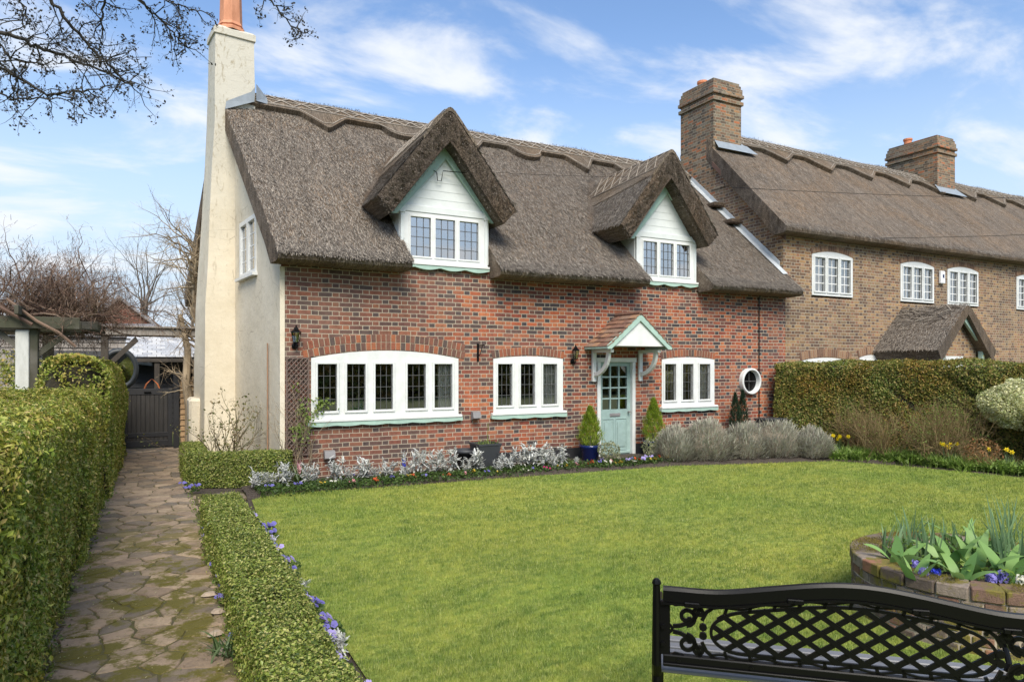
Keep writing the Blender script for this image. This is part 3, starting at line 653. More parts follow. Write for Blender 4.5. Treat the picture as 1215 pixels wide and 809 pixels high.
# gable window
g0 = MB(); a, b, z0, z1 = gw
def gq(y, z, o): return (gx(y)-o, y+o*GK, z)
def gbar(mb_, y0, y1, za, zb, o0, o1): mb_.add([gq(y0, za, o0), gq(y1, za, o0), gq(y1, zb, o0), gq(y0, zb, o0), gq(y0, za, o1), gq(y1, za, o1), gq(y1, zb, o1), gq(y0, zb, o1)], [[0, 1, 2, 3], [7, 6, 5, 4], [0, 4, 5, 1], [1, 5, 6, 2], [2, 6, 7, 3], [3, 7, 4, 0]])
for y0, y1, za, zb in ((a, a+.08, z0, z1), (b-.08, b, z0, z1), ((a+b)/2-.06, (a+b)/2+.06, z0+.08, z1-.08), (a+.08, b-.08, z1-.08, z1), (a+.08, b-.08, z0, z0+.08)): gbar(g0, y0, y1, za, zb, -.04, .02)
go = g0.build('window', MT['white'], C); go['label'] = 'two light window in the cream gable'
g1 = MB(); gbar(g1, a+.05, b-.05, z0+.05, z1-.05, -.03, -.025); g1.build('pane', MT['glass'], go)
g2 = MB(); gbar(g2, a-.06, b+.06, z0-.05, z0+.002, -.03, .09); g2.build('sill', MT['white'], go)
g3 = MB()
for k in range(1, 4): z = z0+.08+(z1-z0-.16)*k/4; gbar(g3, a+.08, (a+b)/2-.06, z-.008, z+.008, -.028, -.018); gbar(g3, (a+b)/2+.06, b-.08, z-.008, z+.008, -.028, -.018)
g3.build('glazing_bars', MT['whitebar'], go)
# porthole
px_, pz_, pr_ = 12.06, 1.51, .30
th = np.linspace(0, 2*math.pi, 33)
def ringp(r, y): return np.column_stack([px_+r*np.cos(th), np.full(33, y), pz_+r*np.sin(th)])
mb = MB(); mb.grid(np.array([ringp(pr_, YW+.0), ringp(pr_, YW-.10), ringp(pr_-.012, YW-.115), ringp(pr_-.04, YW-.115), ringp(pr_-.05, YW-.10), ringp(pr_-.065, YW-.008)])); po = mb.build('porthole_window', MT['white'], C, smooth=False)
mb = MB(); mb.add(ringp(pr_-.062, YW-.010)[:-1], [list(range(32))[::-1]]); mb.build('pane', MT['iron'], po)
mb = MB(); mb.box(px_-.006, px_+.006, YW-.018, YW-.011, pz_-.23, pz_+.23); mb.box(px_-.23, px_+.23, YW-.020, YW-.012, pz_-.006, pz_+.006); mb.lathe((px_, YW-.03, pz_-.01), [(.0, 0), (.03, 0), (.03, .02), (0, .02)], 10); mb.build('glazing_bars', MT['came'], po)
# --- the thatch
RP = [(2.4, .0, 0, 'v')]
pts = []
for k, x in enumerate(np.arange(3.3, 13.2, 1.55)): pts.append((x, .42, .62 if k % 2 == 0 else .40, 'v' if k % 2 == 0 else 'r'))
roof, surf, skx = thatch(C, 1.60, 13.30, GK, YE, ZE, YR, ZR, .34, notches=[(3.80, 5.44), (8.82, 10.48)], nf=170000, pts=pts, sd=2)
SLP = (ZR-ZE)/(YR-YE)
# --- dormers
def dormer(xc, xw0, xw1, wl, label, sd):
    r = np.random.default_rng(sd); yf = 10.86; apex = 6.27; pit = 1.31; hw = 1.28; k0 = .07
    mb = MB()                                             # weatherboarded gable face
    zt = 5.72; zb = 4.50; gc = (xw0+xw1)/2; gh = .93
    nb = 8
    for i in range(nb):                                    # boards
        za = zb+(zt-zb)*i/nb; zc_ = zb+(zt-zb)*(i+1)/nb; ha = gh*(1-(za-zb)/(zt-zb)); hb = gh*(1-(zc_-zb)/(zt-zb))
        mb.prism([(gc-ha, YW-.008, za), (gc+ha, YW-.008, za), (gc+hb, YW-.003, zc_), (gc-hb, YW-.003, zc_)], (0, .04, 0))
    for s in (-1, 1):                                      # cheeks
        xx = xw0-.012 if s < 0 else xw1+.012; mb.prism([(xx, YW+.01, 3.72), (xx, YW+.01, 4.62), (xx, 12.1, 4.62), (xx, 12.1, 4.4)], (-.03*s*-1*-1 if s < 0 else .03, 0, 0))
    mb.bbox(xw0-.03, xw1+.03, YW-.045, YW+.03, 4.545, 4.66, .006)
    for s in (-1, 1):
        xx = xw0 if s < 0 else xw1; mb.bbox(xx-.05-.03*s, xx+.05-.03*s, YW-.06, YW-.0455, 4.52, 4.70, .004)
    for xx in (xw0, xw1-.06): mb.bbox(xx, xx+.06, YW-.05, YW-.012, 3.66, 4.52, .006)
    d = mb.build('dormer', MT['dormwhite'], C); d['label'] = label
    # window
    lx = [(xw0+.14+(xw1-xw0-.28)*(k/3)+.045, xw0+.14+(xw1-xw0-.28)*((k+1)/3)-.045) for k in range(3)]
    fr = MB(); pn = MB(); ld = MB(); y = YW-.03; z0, z1 = 3.78, 4.46; xs = [xw0+.06]+[v for l in lx for v in l]+[xw1-.06]
    for k in range(0, len(xs), 2): fr.box(xs[k], xs[k+1], y, y+.06, 3.67, 4.54)
    for a, b in lx:
        fr.box(a, b, y, y+.06, 3.67, z0); fr.box(a, b, y, y+.06, z1, 4.54); s = .03
        for bx in ((a-s, a, z0-s, z1+s), (b, b+s, z0-s, z1+s), (a, b, z0-s, z0), (a, b, z1, z1+s)): fr.bbox(bx[0], bx[1], y-.014, y+.02, bx[2], bx[3], .004)
        pn.add([(a-.003, y+.032, z0-.003), (b+.003, y+.032, z0-.003), (b+.003, y+.032, z1+.003), (a-.003, y+.032, z1+.003)], [[0, 1, 2, 3]])
        for i in range(1, 3): x = a+(b-a)*i/3; ld.box(x-.005, x+.005, y+.024, y+.0295, z0, z1)
        for i in range(1, 4): z = z0+(z1-z0)*i/4; ld.box(a, b, y+.022, y+.0293, z-.005, z+.005)
    fr.bbox(xw0-.02, xw1+.02, YW-.10, YW-.031, 3.625, 3.668, .006)
    fr.build('window_frame', MT['white'], d); pn.build('pane', MT['skyglass'], d); ld.build('glazing_bars', MT['came'], d)
    g = MB(); n = 48; low = [(xw0-.0+(xw1-xw0+.02)*i/n, YW-.085, 3.623-.035-.04*abs(math.cos(math.pi*i/n*3.5))) for i in range(n+1)]
    g.prism(low+[(xw1+.02, YW-.085, 3.622), (xw0, YW-.085, 3.622)], (0, .075, 0)); g.build('scalloped_apron', MT['green'], d)
    bg_ = MB()                                             # green bargeboards
    for s in (-1, 1):
        P = [(gc, YW-.07, 5.76), (gc+s*1.03, YW-.07, 4.62), (gc+s*1.03, YW-.07, 4.48), (gc+s*.90, YW-.07, 4.48), (gc, YW-.07, 5.53)]
        bg_.prism(P if s > 0 else P[::-1], (0, .045, 0))
    bg_.build('bargeboard', MT['green'], d)
    # thatch of the dormer: swept into the main coat
    def main(y): return ZE+SLP*(y-YE)
    ym = YE+(apex-ZE)/SLP+.35; Ys = np.concatenate([[yf, yf+.03, yf+.09], np.linspace(yf+.2, ym, 34)]); A = 41; ring = []
    for yi, y in enumerate(Ys):
        yt = YE+(apex-pit*hw-ZE)/SLP; f = np.clip((y-yt)/.45, 0, 1); f = f*f*(3-2*f); wi = max(min(hw, (apex-main(y))/pit), .0); wq = (hw if y < yt else wi)+.42*f
        s = np.linspace(-1, 1, A); x = s*wq; zd = apex-pit*(np.sqrt(x*x+k0*k0)-k0)-.03*np.clip(y-yf, 0, 1)*0; mz = main(y)
        h = np.clip(.5+.5*(zd-mz)/.22, 0, 1); zs = mz*(1-h)+zd*h+.22*h*(1-h)*1.0; z = zd*(1-f)+zs*f; z -= f*.06*np.clip((np.abs(s)-.8)/.2, 0, 1)
        z += .016*fnoise(x*3+xc, y*3, sd)*1.+.01*fnoise(x*8+xc, y*7, sd+2)
        if yi == 0: z -= .03; 
        # inner
        xi = np.linspace(1, -1, 15)*(wq-.24 if y < yt else wq-.05); zi = apex-.53-pit*(np.sqrt(xi*xi+.03**2)-.03); zi = np.minimum(zi, zi) if y < yt else np.minimum(zi, mz-.1)
        ring.append(np.column_stack([xc+np.concatenate([x, xi]), np.full(A+15, y), np.concatenate([z, zi])]))
    V = np.array(ring); m, n = V.shape[:2]; t = MB(); i, j = np.meshgrid(np.arange(m-1), np.arange(n), indexing='ij'); j2 = (j+1) % n
    t.add(V.reshape(-1, 3), np.stack([i*n+j, i*n+j2, (i+1)*n+j2, (i+1)*n+j], -1).reshape(-1, 4)); dr = t.build('dormer_roof', MT['thatch'], d)
    # cut front face of the thatch (denser, darker reed ends), built as an uneven band
    fm = MB(); k = 60; q = np.linspace(-1, 1, k)
    xo = q*hw; zo = apex-pit*(np.sqrt(xo**2+k0**2)-k0)-.02; xi = q*(hw-.26); zi = apex-.55-pit*(np.sqrt(xi**2+.03**2)-.03)
    rows = []
    for f in np.linspace(0, 1, 7): rows.append(np.column_stack([xc+xo*(1-f)+xi*f, yf-.012+.05*f**2+.012*r.normal(0, 1, k), zo*(1-f)+zi*f]))
    fm.grid(np.array(rows)); fm.build('cut_verge', MT['thatch_dark'], d)
    # straws on both slopes and along the verge
    kk = 26000; X = r.uniform(-hw, hw, kk); Y = yf+(r.random(kk)**1.3)*(ym-yf); ok = (apex-pit*np.abs(X)) > main(Y)-.02; X, Y = X[ok], Y[ok]; kk = len(X)
    Z = apex-pit*(np.sqrt(X*X+k0*k0)-k0)+.02; sg = np.sign(X); N = norm(np.column_stack([sg*pit, np.zeros(kk), np.ones(kk)])); D = norm(np.column_stack([sg, np.zeros(kk)-.15, -pit*np.ones(kk)])+r.normal(0, .35, (kk, 3))+N*r.uniform(0, .15, kk)[:, None]); B = norm(np.cross(D, N)); P = np.column_stack([xc+X, Y, Z]); L = r.uniform(.04, .11, kk)[:, None]; wd = r.uniform(.0025, .006, kk)[:, None]
    sm = MB().add(np.stack([P-B*wd, P+B*wd, P+B*wd+D*L, P-B*wd+D*L], 1).reshape(-1, 3), np.arange(4*kk).reshape(kk, 4))
    kk = 5000; q = r.uniform(-1, 1, kk); f = r.random(kk); xo = q*hw; zo = apex-pit*np.abs(xo); xi = q*(hw-.26); zi = apex-.55-pit*np.abs(xi)
    P = np.column_stack([xc+xo*(1-f)+xi*f, yf+.10*f**2, zo*(1-f)+zi*f-.02]); D = np.column_stack([r.normal(0, .5, kk), -1+0*q, r.normal(-.3, .5, kk)]); blades(sm, P, D, r.uniform(.02, .05, kk), .006, .1, 1, r, tip=.7)
    kk = 700; q = r.uniform(-.25, .25, kk); P = np.column_stack([xc+q, yf+r.random(kk)*1.6, apex-pit*np.abs(q)]); D = np.column_stack([r.normal(0, .5, kk), r.normal(-.3, .5, kk), np.ones(kk)]); blades(sm, P, D, r.uniform(.03, .10, kk), .006, .1, 1, r, tip=.8)
    sm.build('loose_straw', MT['straw'], d)
    # ridge cap of the dormer
    cm_ = MB(); ycs = np.linspace(yf-.02, ym-.75, 14); q = np.linspace(-1, 1, 25); G = []
    for y in ycs:
        wq = .50+.42*(y-yf)/(ym-yf); x = q*wq; z = apex+.06-pit*(np.sqrt(x*x+k0*k0)-k0); x2 = np.concatenate([[x[0]*.97], x, [x[-1]*.97]]); z2 = np.concatenate([[z[0]-.09], z, [z[-1]-.09]])
        G.append(np.column_stack([xc+x2, np.full(27, y), z2+.01*fnoise(x2*7, y*7, sd)]))
    G = np.array(G); cm_.grid(G); ins = G[0].copy(); ins[:, 2] -= .07; cm_.grid(np.stack([G[0], ins])); ins = G[-1].copy(); ins[:, 2] -= .09; cm_.grid(np.stack([G[-1], ins])); cm_.build('dormer_ridge', MT['ridge'], d)
    sp = MB(); 
    for s in (-1, 1):
        for f in (.10, .40):
            P = []
            for y in ycs[:-1]: x = s*f*(1+.5*(y-yf)/(ym-yf)); P.append((xc+x, y, apex+.075-pit*(math.sqrt(x*x+k0*k0)-k0)))
            sp.tube(P, .010, 4)
        y = yf+.05
        while y < ycs[-1]-.3:
            for f0, f1 in ((.1, .4), (.4, .1)):
                P = []
                for e in np.linspace(0, 1, 4): x = s*(f0+(f1-f0)*e)*(1+.5*(y-yf)/(ym-yf)); P.append((xc+x, y+.28*e, apex+.082-pit*(math.sqrt(x*x+k0*k0)-k0)))
                sp.tube(P, .009, 4)
            y += .28
    sp.build('ridge_spars', MT['spar'], d)
    return d
D1 = dormer(4.52, 3.74, 5.40, None, 'dormer nearer the cream chimney', 11)
D2 = dormer(9.45, 8.81, 10.44, None, 'dormer above the front door side', 12)
tag(MB().tube([(4.33, YW-.06, 5.30), (4.38, YW-.10, 5.26), (4.40, YW-.09, 5.12), (4.47, YW-.09, 5.12), (4.50, YW-.1, 5.30), (5.0, YW-.3, 5.27)], .008, 5).build('cable_hook', MT['iron']), 'thin black cable looped on a hook on the white dormer gable nearer the chimney', 'cable')
# --- cream chimney
mb = MB()
def quadring(z, xl, xr_, y0, y1): return [(xl, y0, z), (xr_, y0+.09, z), (xr_-.09, y1+.09, z), (xl-.12*(y1-y0), y1, z)]
prof = [(-.05, .84, 1.80, 14.28, 15.45), (3.0, .87, 1.80, 14.30, 15.35), (5.0, .96, 1.80, 14.32, 15.15), (6.6, 1.03, 1.79, 14.34, 15.05), (8.34, 1.05, 1.77, 14.36, 15.0), (8.35, 1.025, 1.80, 14.33, 15.03), (8.47, 1.03, 1.80, 14.33, 15.03), (8.53, 1.09, 1.75, 14.4, 14.97)]
G = []
for z, a, b, c, d in prof:
    q = quadring(z, a, b, c, d); P = []
    for k in range(4):
        p0, p1 = np.array(q[k]), np.array(q[(k+1) % 4])
        for f in np.arange(0, 1, .1): P.append(p0+(p1-p0)*f)
    P.append(P[0]); G.append(P)
G = np.array(G); Zs = G[:, 0, 2]; zi = np.sort(np.concatenate([np.arange(0, 8.3, .18), Zs])); G2 = np.stack([np.stack([np.interp(zi, Zs, G[:, k, a]) for a in range(3)], 1) for k in range(G.shape[1])], 1)
nz_ = .014*fnoise(G2[..., 2]*2.6, (G2[..., 0]+G2[..., 1])*4, 21); G2[..., 0] += nz_; G2[..., 1] += nz_; G2[:, -1] = G2[:, 0]
mb.grid(G2); mb.add(G2[-1][:-1], [list(range(G2.shape[1]-1))]); mb.bbox(.60, .90, 14.75, 15.7, -.05, 1.22, .05); ch = mb.build('chimney', MT['render'], C, smooth=False); ch['label'] = 'tall cream rendered end chimney'
pc = (1.36, 14.66, 8.51); mb = MB(); mb.lathe(pc, [(.30, 0), (.30, .05), (.245, .07), (.235, .10), (.255, .12), (.235, .15), (.215, .19), (.19, 1.1), (.22, 1.13), (.22, 1.2), (.16, 1.2), (.15, .9)], 8); mb.build('chimney_pot', MT['terracotta2'], ch)
fl = MB()
fl.prism([(1.22, 14.30, 6.86), (1.76, 14.36, 7.12), (1.78, 14.36, 7.42), (1.70, 14.35, 7.30), (1.24, 14.31, 7.02)], (0, -.02, 0))
fl.prism([(1.80, 14.34, 7.14), (1.80, 14.36, 7.48), (2.02, 14.52, 7.30), (2.04, 14.48, 7.16)], (0, -.02, 0))
fl.build('lead_flashing', MT['lead'], ch)
mb = MB(); mb.tube([(gx(11.9)-.03, 11.9, .3), (gx(11.9)-.03, 11.9, 2.25)], .012, 5); mb.build('pipe', MT['tile'], C)
mb = MB(); mb.tube([(12.38, YW-.02, .2), (12.38, YW-.02, 3.45)], .012, 5); mb.build('cable', MT['iron'], C)
# --- front door
mb = MB(); yd = YW+.05; zg0, zg1 = .98, 1.86; a, b = 7.93, 8.72; ga, gb = 8.0, 8.65
mb.box(a, ga, yd, yd+.045, .05, 1.94); mb.box(gb, b, yd, yd+.045, .05, 1.94); mb.box(ga, gb, yd, yd+.045, .05, zg0); mb.box(ga, gb, yd, yd+.045, zg1, 1.94)
for k in range(2):
    x0 = ga+.01+k*(gb-ga)/2; x1 = x0+(gb-ga)/2-.03
    for q in ((x0, x0+.02, .16, .78), (x1-.02, x1, .16, .78), (x0, x1, .78, .80), (x0, x1, .14, .16)): mb.box(q[0], q[1], yd-.012, yd-.001, q[2], q[3])
    mb.bbox(x0+.05, x1-.05, yd-.014, yd-.002, .21, .73, .01)
mb.bbox(a+.02, b-.02, yd-.03, yd-.001, .07, .13, .01)
do = mb.build('front_door', MT['door'], C)
pn = MB(); pn.add([(ga, yd+.022, zg0), (gb, yd+.022, zg0), (gb, yd+.022, zg1), (ga, yd+.022, zg1)], [[0, 1, 2, 3]]); pn.build('pane', MT['glass'], do)
gbm = MB()
for k in range(1, 3): x = ga+(gb-ga)*k/3; gbm.box(x-.014, x+.014, yd-.004, yd+.016, zg0, zg1)
for k in range(1, 4): z = zg0+(zg1-zg0)*k/4; gbm.box(ga, gb, yd-.006, yd+.0158, z-.014, z+.014)
for q in ((ga, ga+.014, zg0, zg1), (gb-.014, gb, zg0, zg1)): gbm.box(q[0], q[1], yd-.008, yd+.015, q[2], q[3])
gbm.build('glazing_bars', MT['door'], do)
lb = MB(); lb.bbox(8.20, 8.46, yd-.014, yd-.001, .83, .90, .004); lb.bbox(8.23, 8.43, yd-.022, yd-.012, .845, .88, .003); lb.build('letterbox', MT['greymetal'], do)
mb = MB(); mb.tube([(8.66, yd, .92), (8.66, yd-.05, .92)], .012, 6); mb.lathe((8.66, yd-.06, .90), [(0, 0), (.025, .005), (.03, .02), (.025, .035), (0, .04)], 8); mb.build('door_knob', MT['greymetal'], do)
fr = MB(); fr.bbox(7.85, 7.93, YW-.03, YW+.1, 0, 1.94, .006); fr.bbox(8.72, 8.80, YW-.03, YW+.1, 0, 1.94, .006); fr.bbox(7.83, 8.82, YW-.04, YW+.1, 1.942, 2.03, .006); fr.build('door_frame', MT['white'], C)
mb = MB(); mb.bbox(7.75, 8.9, YW-.28, YW+.04, -.02, .05, .01); mb.build('doorstep', MT['greymetal'], C)
# --- porch canopy
xc, zt, zb, hw, yf = 8.32, 2.88, 2.25, .74, 10.46
t = MB(); r = np.random.default_rng(5); nr = 7; sl_ = math.hypot(hw, zt-zb)
for s in (-1, 1):
    for i in range(nr):
        f0, f1 = i/nr, (i+1.25)/nr; f1 = min(f1, 1.06); y = yf-.03+(.06 if i % 2 else 0)-.1
        while y < YW:
            wd = .165; y1 = min(y+wd-.006, YW-.002); y0 = max(y, yf-.03)
            if y1 > y0+.02:
                lift = .02+r.uniform(0, .010); P = []
                A = np.array([xc+s*hw*f0, 0, zt-(zt-zb)*f0]); Bp = np.array([xc+s*hw*f1, 0, zt-(zt-zb)*f1]); nn = np.array([s*(zt-zb), 0, hw])/sl_
                for (p, l) in ((A, .004), (Bp, lift)): 
                    for yy in (y0, y1): P.append(p+nn*l+np.array([0, yy, 0]))
                P = np.array(P); low = P-nn*.012
                t.add(np.vstack([P, low]), [[0, 1, 3, 2], [4, 6, 7, 5], [2, 3, 7, 6], [0, 2, 6, 4], [1, 5, 7, 3], [0, 4, 5, 1]])
            y += wd
for k in range(3): y0 = yf-.03+k*.27; t.tube([(xc, y0, zt+.012), (xc, min(y0+.265, YW), zt+.012)], .045, 8)
po = t.build('porch_canopy', MT['tile'], C)
mb = MB(); mb.prism([(xc-hw+.04, yf+.02, zb), (xc+hw-.04, yf+.02, zb), (xc, yf+.02, zt-.06)], (0, .03, 0)); mb.box(xc-hw+.05, xc+hw-.05, yf+.05, YW-.003, zb-.0, zb+.025)
mb.build('pediment', MT['white'], po)
mb = MB()
for s in (-1, 1):
    P = [(xc, yf-.02, zt-.01), (xc+s*(hw+.04), yf-.02, zb+.005), (xc+s*(hw+.04), yf-.02, zb-.06), (xc+s*(hw-.05), yf-.02, zb-.06), (xc, yf-.02, zt-.14)]
    mb.prism(P if s > 0 else P[::-1], (0, .035, 0))
mb.box(xc-hw-.03, xc-hw+.0, yf+.016, YW-.003, zb-.055, zb-.005); mb.box(xc+hw, xc+hw+.03, yf+.016, YW-.003, zb-.055, zb-.005)
mb.build('bargeboard', MT['green'], po)
for bx in (7.76, 8.92):
    mb = MB(); mb.bbox(bx-.045, bx+.045, YW-.06, YW-.003, 1.55, 2.19, .006); mb.bbox(bx-.04, bx+.04, yf+.14, YW-.061, 2.125, 2.19, .006)
    an = np.linspace(0, math.pi/2, 10); cx0, cz0, ra = yf+.22, 1.72, .42
    G = []
    for a_ in an:
        for q in (0,): pass
        y1_, z1_ = YW-.06-ra+ra*math.cos(a_)*1.0, 0
    # quarter arc from the wall post up to the outer end of the arm, bowing outwards
    c0 = np.array([YW-.06, 2.13]); ring = []
    for a_ in an:
        for rr in (.40, .48):
            ring.append((c0[0]-rr*math.sin(a_)*1.05, c0[1]-rr*math.cos(a_)*.98))
    ring = np.array(ring).reshape(10, 2, 2)
    V = np.array([[(bx-.03, *ring[i, 0]), (bx+.03, *ring[i, 0]), (bx+.03, *ring[i, 1]), (bx-.03, *ring[i, 1]), (bx-.03, *ring[i, 0])] for i in range(10)]); mb.grid(V)
    mb.build('bracket', MT['white'], po)
# ------------------------------------------------------------------ neighbouring brick terrace
N = thing('brick_terrace', 'long thatched terrace of tan brick beyond the hedge with two brick chimneys', 'terrace house', (24, 14.3, 0))
YN = 11.30; XE = 46.0
nw = [(14.27, 15.80), (17.79, 19.30), (19.95, 21.50), (23.6, 25.1), (27.5, 29), (32, 33.5)]
nh = [(a, b, 3.55, 4.66) for a, b in nw]; gw_ = [(13.9, 15.7, .95, 2.02), (16.08, 17.05, .95, 2.10)]; pd = (17.85, 18.75, 0, 2.06)
mb = MB(); wall_with_holes(mb, 13.275, XE, -.05, 5.35, YN, nh+gw_+[pd]); mb.build('front_wall', MT['tan_brick'], N)
NYR, NZR, NYE, NZE = 14.3, 8.40, 10.95, 5.12
ns_ = (NZR-NZE)/(NYR-NYE)
mb = MB(); X = 13.275
def nu(y): yy = y if y < NYR else 2*NYR-y; return NZE+ns_*(yy-NYE)-.42
P = [(X, YN, -.05), (X, 2*NYR-YN, -.05), (X, 2*NYR-YN, nu(YN)), (X, NYR, nu(NYR)), (X, YN, nu(YN))]
mb.add(P, [[0, 4, 3, 2, 1]]); mb.add([(13.275, 17.3, 0), (XE, 17.3, 0), (XE, 17.3, 5.3), (13.275, 17.3, 5.3)], [[0, 1, 2, 3]]); mb.build('gable_wall', MT['tan_brick'], N)
mb = MB(); mb.box(13.4, XE, 11.6, 17.2, 2.5, 2.6); mb.box(13.4, XE, 13.5, 13.6, 0, 5.0); mb.build('inner_walls', MT['dark'], N)
for k, (a, b) in enumerate(nw):
    wd = (b-a-.08*4-.02)/3; L = [(a+.09+i*(wd+.085), a+.09+i*(wd+.085)+wd-.02) for i in range(3)]
    casement(N, a, b, 3.60, 4.60, .10, L, YN, gl=(3.70, 4.53), lead=False, rows=4, cols=2, sill=False, cur=[(a+.05, b-.05)])
    brick_arch(N, a, b, 4.61, .10, YN, .14, mat='tan_arch', ext=.02)
for a, b, c, d in gw_:
    n = 3 if b-a > 1.2 else 2; wd = (b-a-.16)/n; L = [(a+.08+i*wd+.03, a+.08+(i+1)*wd-.03) for i in range(n)]
    casement(N, a, b, 1.0, d-.04, .08, L, YN, gl=(1.1, d-.12), lead=False, rows=4, cols=2, sill=False); brick_arch(N, a, b, d-.03, .08, YN, .2, mat='tan_arch', ext=.04)
mb = MB(); mb.box(pd[0]+.06, pd[1]-.06, YN+.06, YN+.1, 0, 2.0); o = mb.build('door', MT['door'], N)
mb = MB(); mb.bbox(pd[0], pd[0]+.06, YN-.02, YN+.08, 0, 2.06, .005); mb.bbox(pd[1]-.06, pd[1], YN-.02, YN+.08, 0, 2.06, .005); mb.bbox(pd[0], pd[1], YN-.025, YN+.08, 2.062, 2.14, .005); mb.build('door_frame', MT['white'], o)
pts = [(13.4+.0, .9, .25, 'r')]
for k, x in enumerate(np.arange(15.9, 44, 1.9)): pts.append((x, .70, .55, 'v'))
nroof, nsurf, _ = thatch(N, 13.0, XE, .10, NYE, NZE, NYR, NZR, .36, nf=110000, pts=pts, sd=8, ridge_d=.75)
mb = MB(); mb.prism([(13.20, NYE+.25, nu(NYE+.25)-.10), (13.20, NYE+.25, nu(NYE+.25)+.04), (13.20, 13.56, nu(13.56)+.06), (13.20, 13.56, nu(13.56)-.08)], (.05, 0, 0)); mb.build('bargeboard', stuffmat('brown_barge', (.13,.07,.05), (.09,.05,.035), 6), N)
def stack(parent, x0, x1, y0, y1, zb, zt, pot, lab=None):
    mb = MB(); mb.box(x0, x1, y0, y1, zb, zt-.62); z = zt-.62
    for h, o in ((.10, .05), (.09, .0), (.09, .06), (.16, .03), (.10, .0), (.08, -.03)):
        mb.bbox(x0-o, x1+o, y0-o, y1+o, z+.001, z+h, .008); z += h
    c = mb.build('chimney', MT['chim'], parent)
    if lab: c['label'] = lab
    p = MB(); p.lathe((*pot, zt-.02), [(.17, 0), (.17, .03), (.13, .06), (.125, .24), (.15, .26), (.15, .32), (.11, .32), (.1, .1)], 14); p.build('chimney_pot', MT['terracotta'], c, smooth=False)
    return c
MT['chim'] = brickmat('chimney_brick', [(.24,.14,.075),(.17,.10,.06),(.28,.16,.08),(.11,.08,.055),(.20,.14,.09),(.33,.125,.055),(.22,.18,.13)], [(.09,.07,.05),(.17,.11,.065),(.18,.15,.10)], (.36,.32,.24))
c1 = stack(N, 13.26, 14.28, 13.57, 14.85, 5.8, 9.60, (13.75, 14.5), 'square brick chimney at the near gable')
mb = MB(); mb.box(13.255, 13.6, 13.2, 13.565, 6.0, 6.55); mb.bbox(13.23, 13.6, 13.17, 13.565, 6.551, 6.63, .01); mb.build('brick_step', MT['chim'], c1)
c2 = stack(N, 23.4, 24.42, 13.57, 15.35, 7.2, 9.66, (23.9, 14.9), 'long brick chimney further along')
for c, x in ((c1, 14.35), (c2, 24.5)):
    z = NZE+ns_*(13.5-NYE); mb = MB()
    x0 = 13.3 if c is c1 else 23.3
    mb.add([(x0, 13.42, z+.06), (x+.35, 13.42, z+.06), (x, 13.6, z+.34), (x0, 13.6, z+.34)], [[0, 1, 2, 3]]); mb.add([(x-.08, 13.42, z+.06), (x+.45, 13.45, z+.08), (x+.2, 14.3, NZR+.12), (x-.08, 14.3, NZR+.16)], [[0, 1, 2, 3]]); mb.build('lead_flashing', MT['lead'], c)
# stepped lead where the cottage roof meets the terrace gable
mb = MB(); y = YW+.15; 
def cz(y): return ZE+SLP*(y-YE)
while y < YR-.25:
    d = .22; mb.prism([(13.262, y, cz(y)-.05), (13.262, y+d+.03, cz(y+d+.03)-.05), (13.262, y+d+.03, cz(y+d)+.20), (13.262, y, cz(y)+.16)], (-.008-.003*((y*10) % 2), 0, 0)); y += d
mb.grid(np.array([[(13.26, yy, cz(yy)+.05) for yy in np.linspace(YE+.4, YR-.1, 12)], [(13.10, yy, cz(yy)+.035) for yy in np.linspace(YE+.4, YR-.1, 12)]]))
mb.build('lead_flashing', MT['leadlight'], roof)
mb = MB()
for y in (13.35, 12.75): mb = MB(); mb.bbox(12.9, 13.25, y-.2, y+.25, cz(y)+.02, cz(y)+.14, .03); mb.build('cement_fillet', MT['thatch_dark'], roof)
# thatched porch of the terrace
P_ = MB(); xr, zr, xl, xrr, ze, yf = 17.9, 3.42, 16.62, 19.15, 2.25, 9.62; q = np.linspace(-1, 1, 25); Ys = np.linspace(yf, YN-.01, 16); rings = []
for y in Ys:
    hx = np.where(q < 0, xr-xl, xrr-xr); x = xr+q*hx; z = zr-(zr-ze)*np.sqrt(q*q+.003)+.02*fnoise(x*3, y*3, 4); xi = xr+q[::-1]*(hx[::-1]-.16); zi = zr-.28-(zr-ze)*np.abs(q[::-1])
    rings.append(np.column_stack([np.concatenate([x, xi]), np.full(50, y), np.concatenate([z, zi])]))
V = np.array(rings); m, n = V.shape[:2]; i, j = np.meshgrid(np.arange(m-1), np.arange(n), indexing='ij'); j2 = (j+1) % n
P_.add(V.reshape(-1, 3), np.stack([i*n+j, i*n+j2, (i+1)*n+j2, (i+1)*n+j], -1).reshape(-1, 4)); fc = [[k, k+1, 48-k, 49-k] for k in range(24)]; P_.add(V[0], fc)
pr = P_.build('porch_roof', MT['thatch'], N)
r = np.random.default_rng(3); k = 9000; sgn = np.where(r.random(k) < .75, -1, 1); f = r.random(k); X = xr+sgn*f*np.where(sgn < 0, xr-xl, xrr-xr); Y = r.uniform(yf, YN, k); Z = zr-(zr-ze)*f+.015
D = norm(np.column_stack([sgn*1., np.zeros(k), -np.ones(k)])+r.normal(0, .35, (k, 3))); Nn = norm(np.column_stack([sgn, 0*f, np.ones(k)])); B = norm(np.cross(D, Nn)); P = np.column_stack([X, Y, Z]); L = r.uniform(.04, .1, k)[:, None]; wd = .004
sm = MB().add(np.stack([P-B*wd, P+B*wd, P+B*wd+D*L, P-B*wd+D*L], 1).reshape(-1, 3), np.arange(4*k).reshape(k, 4))
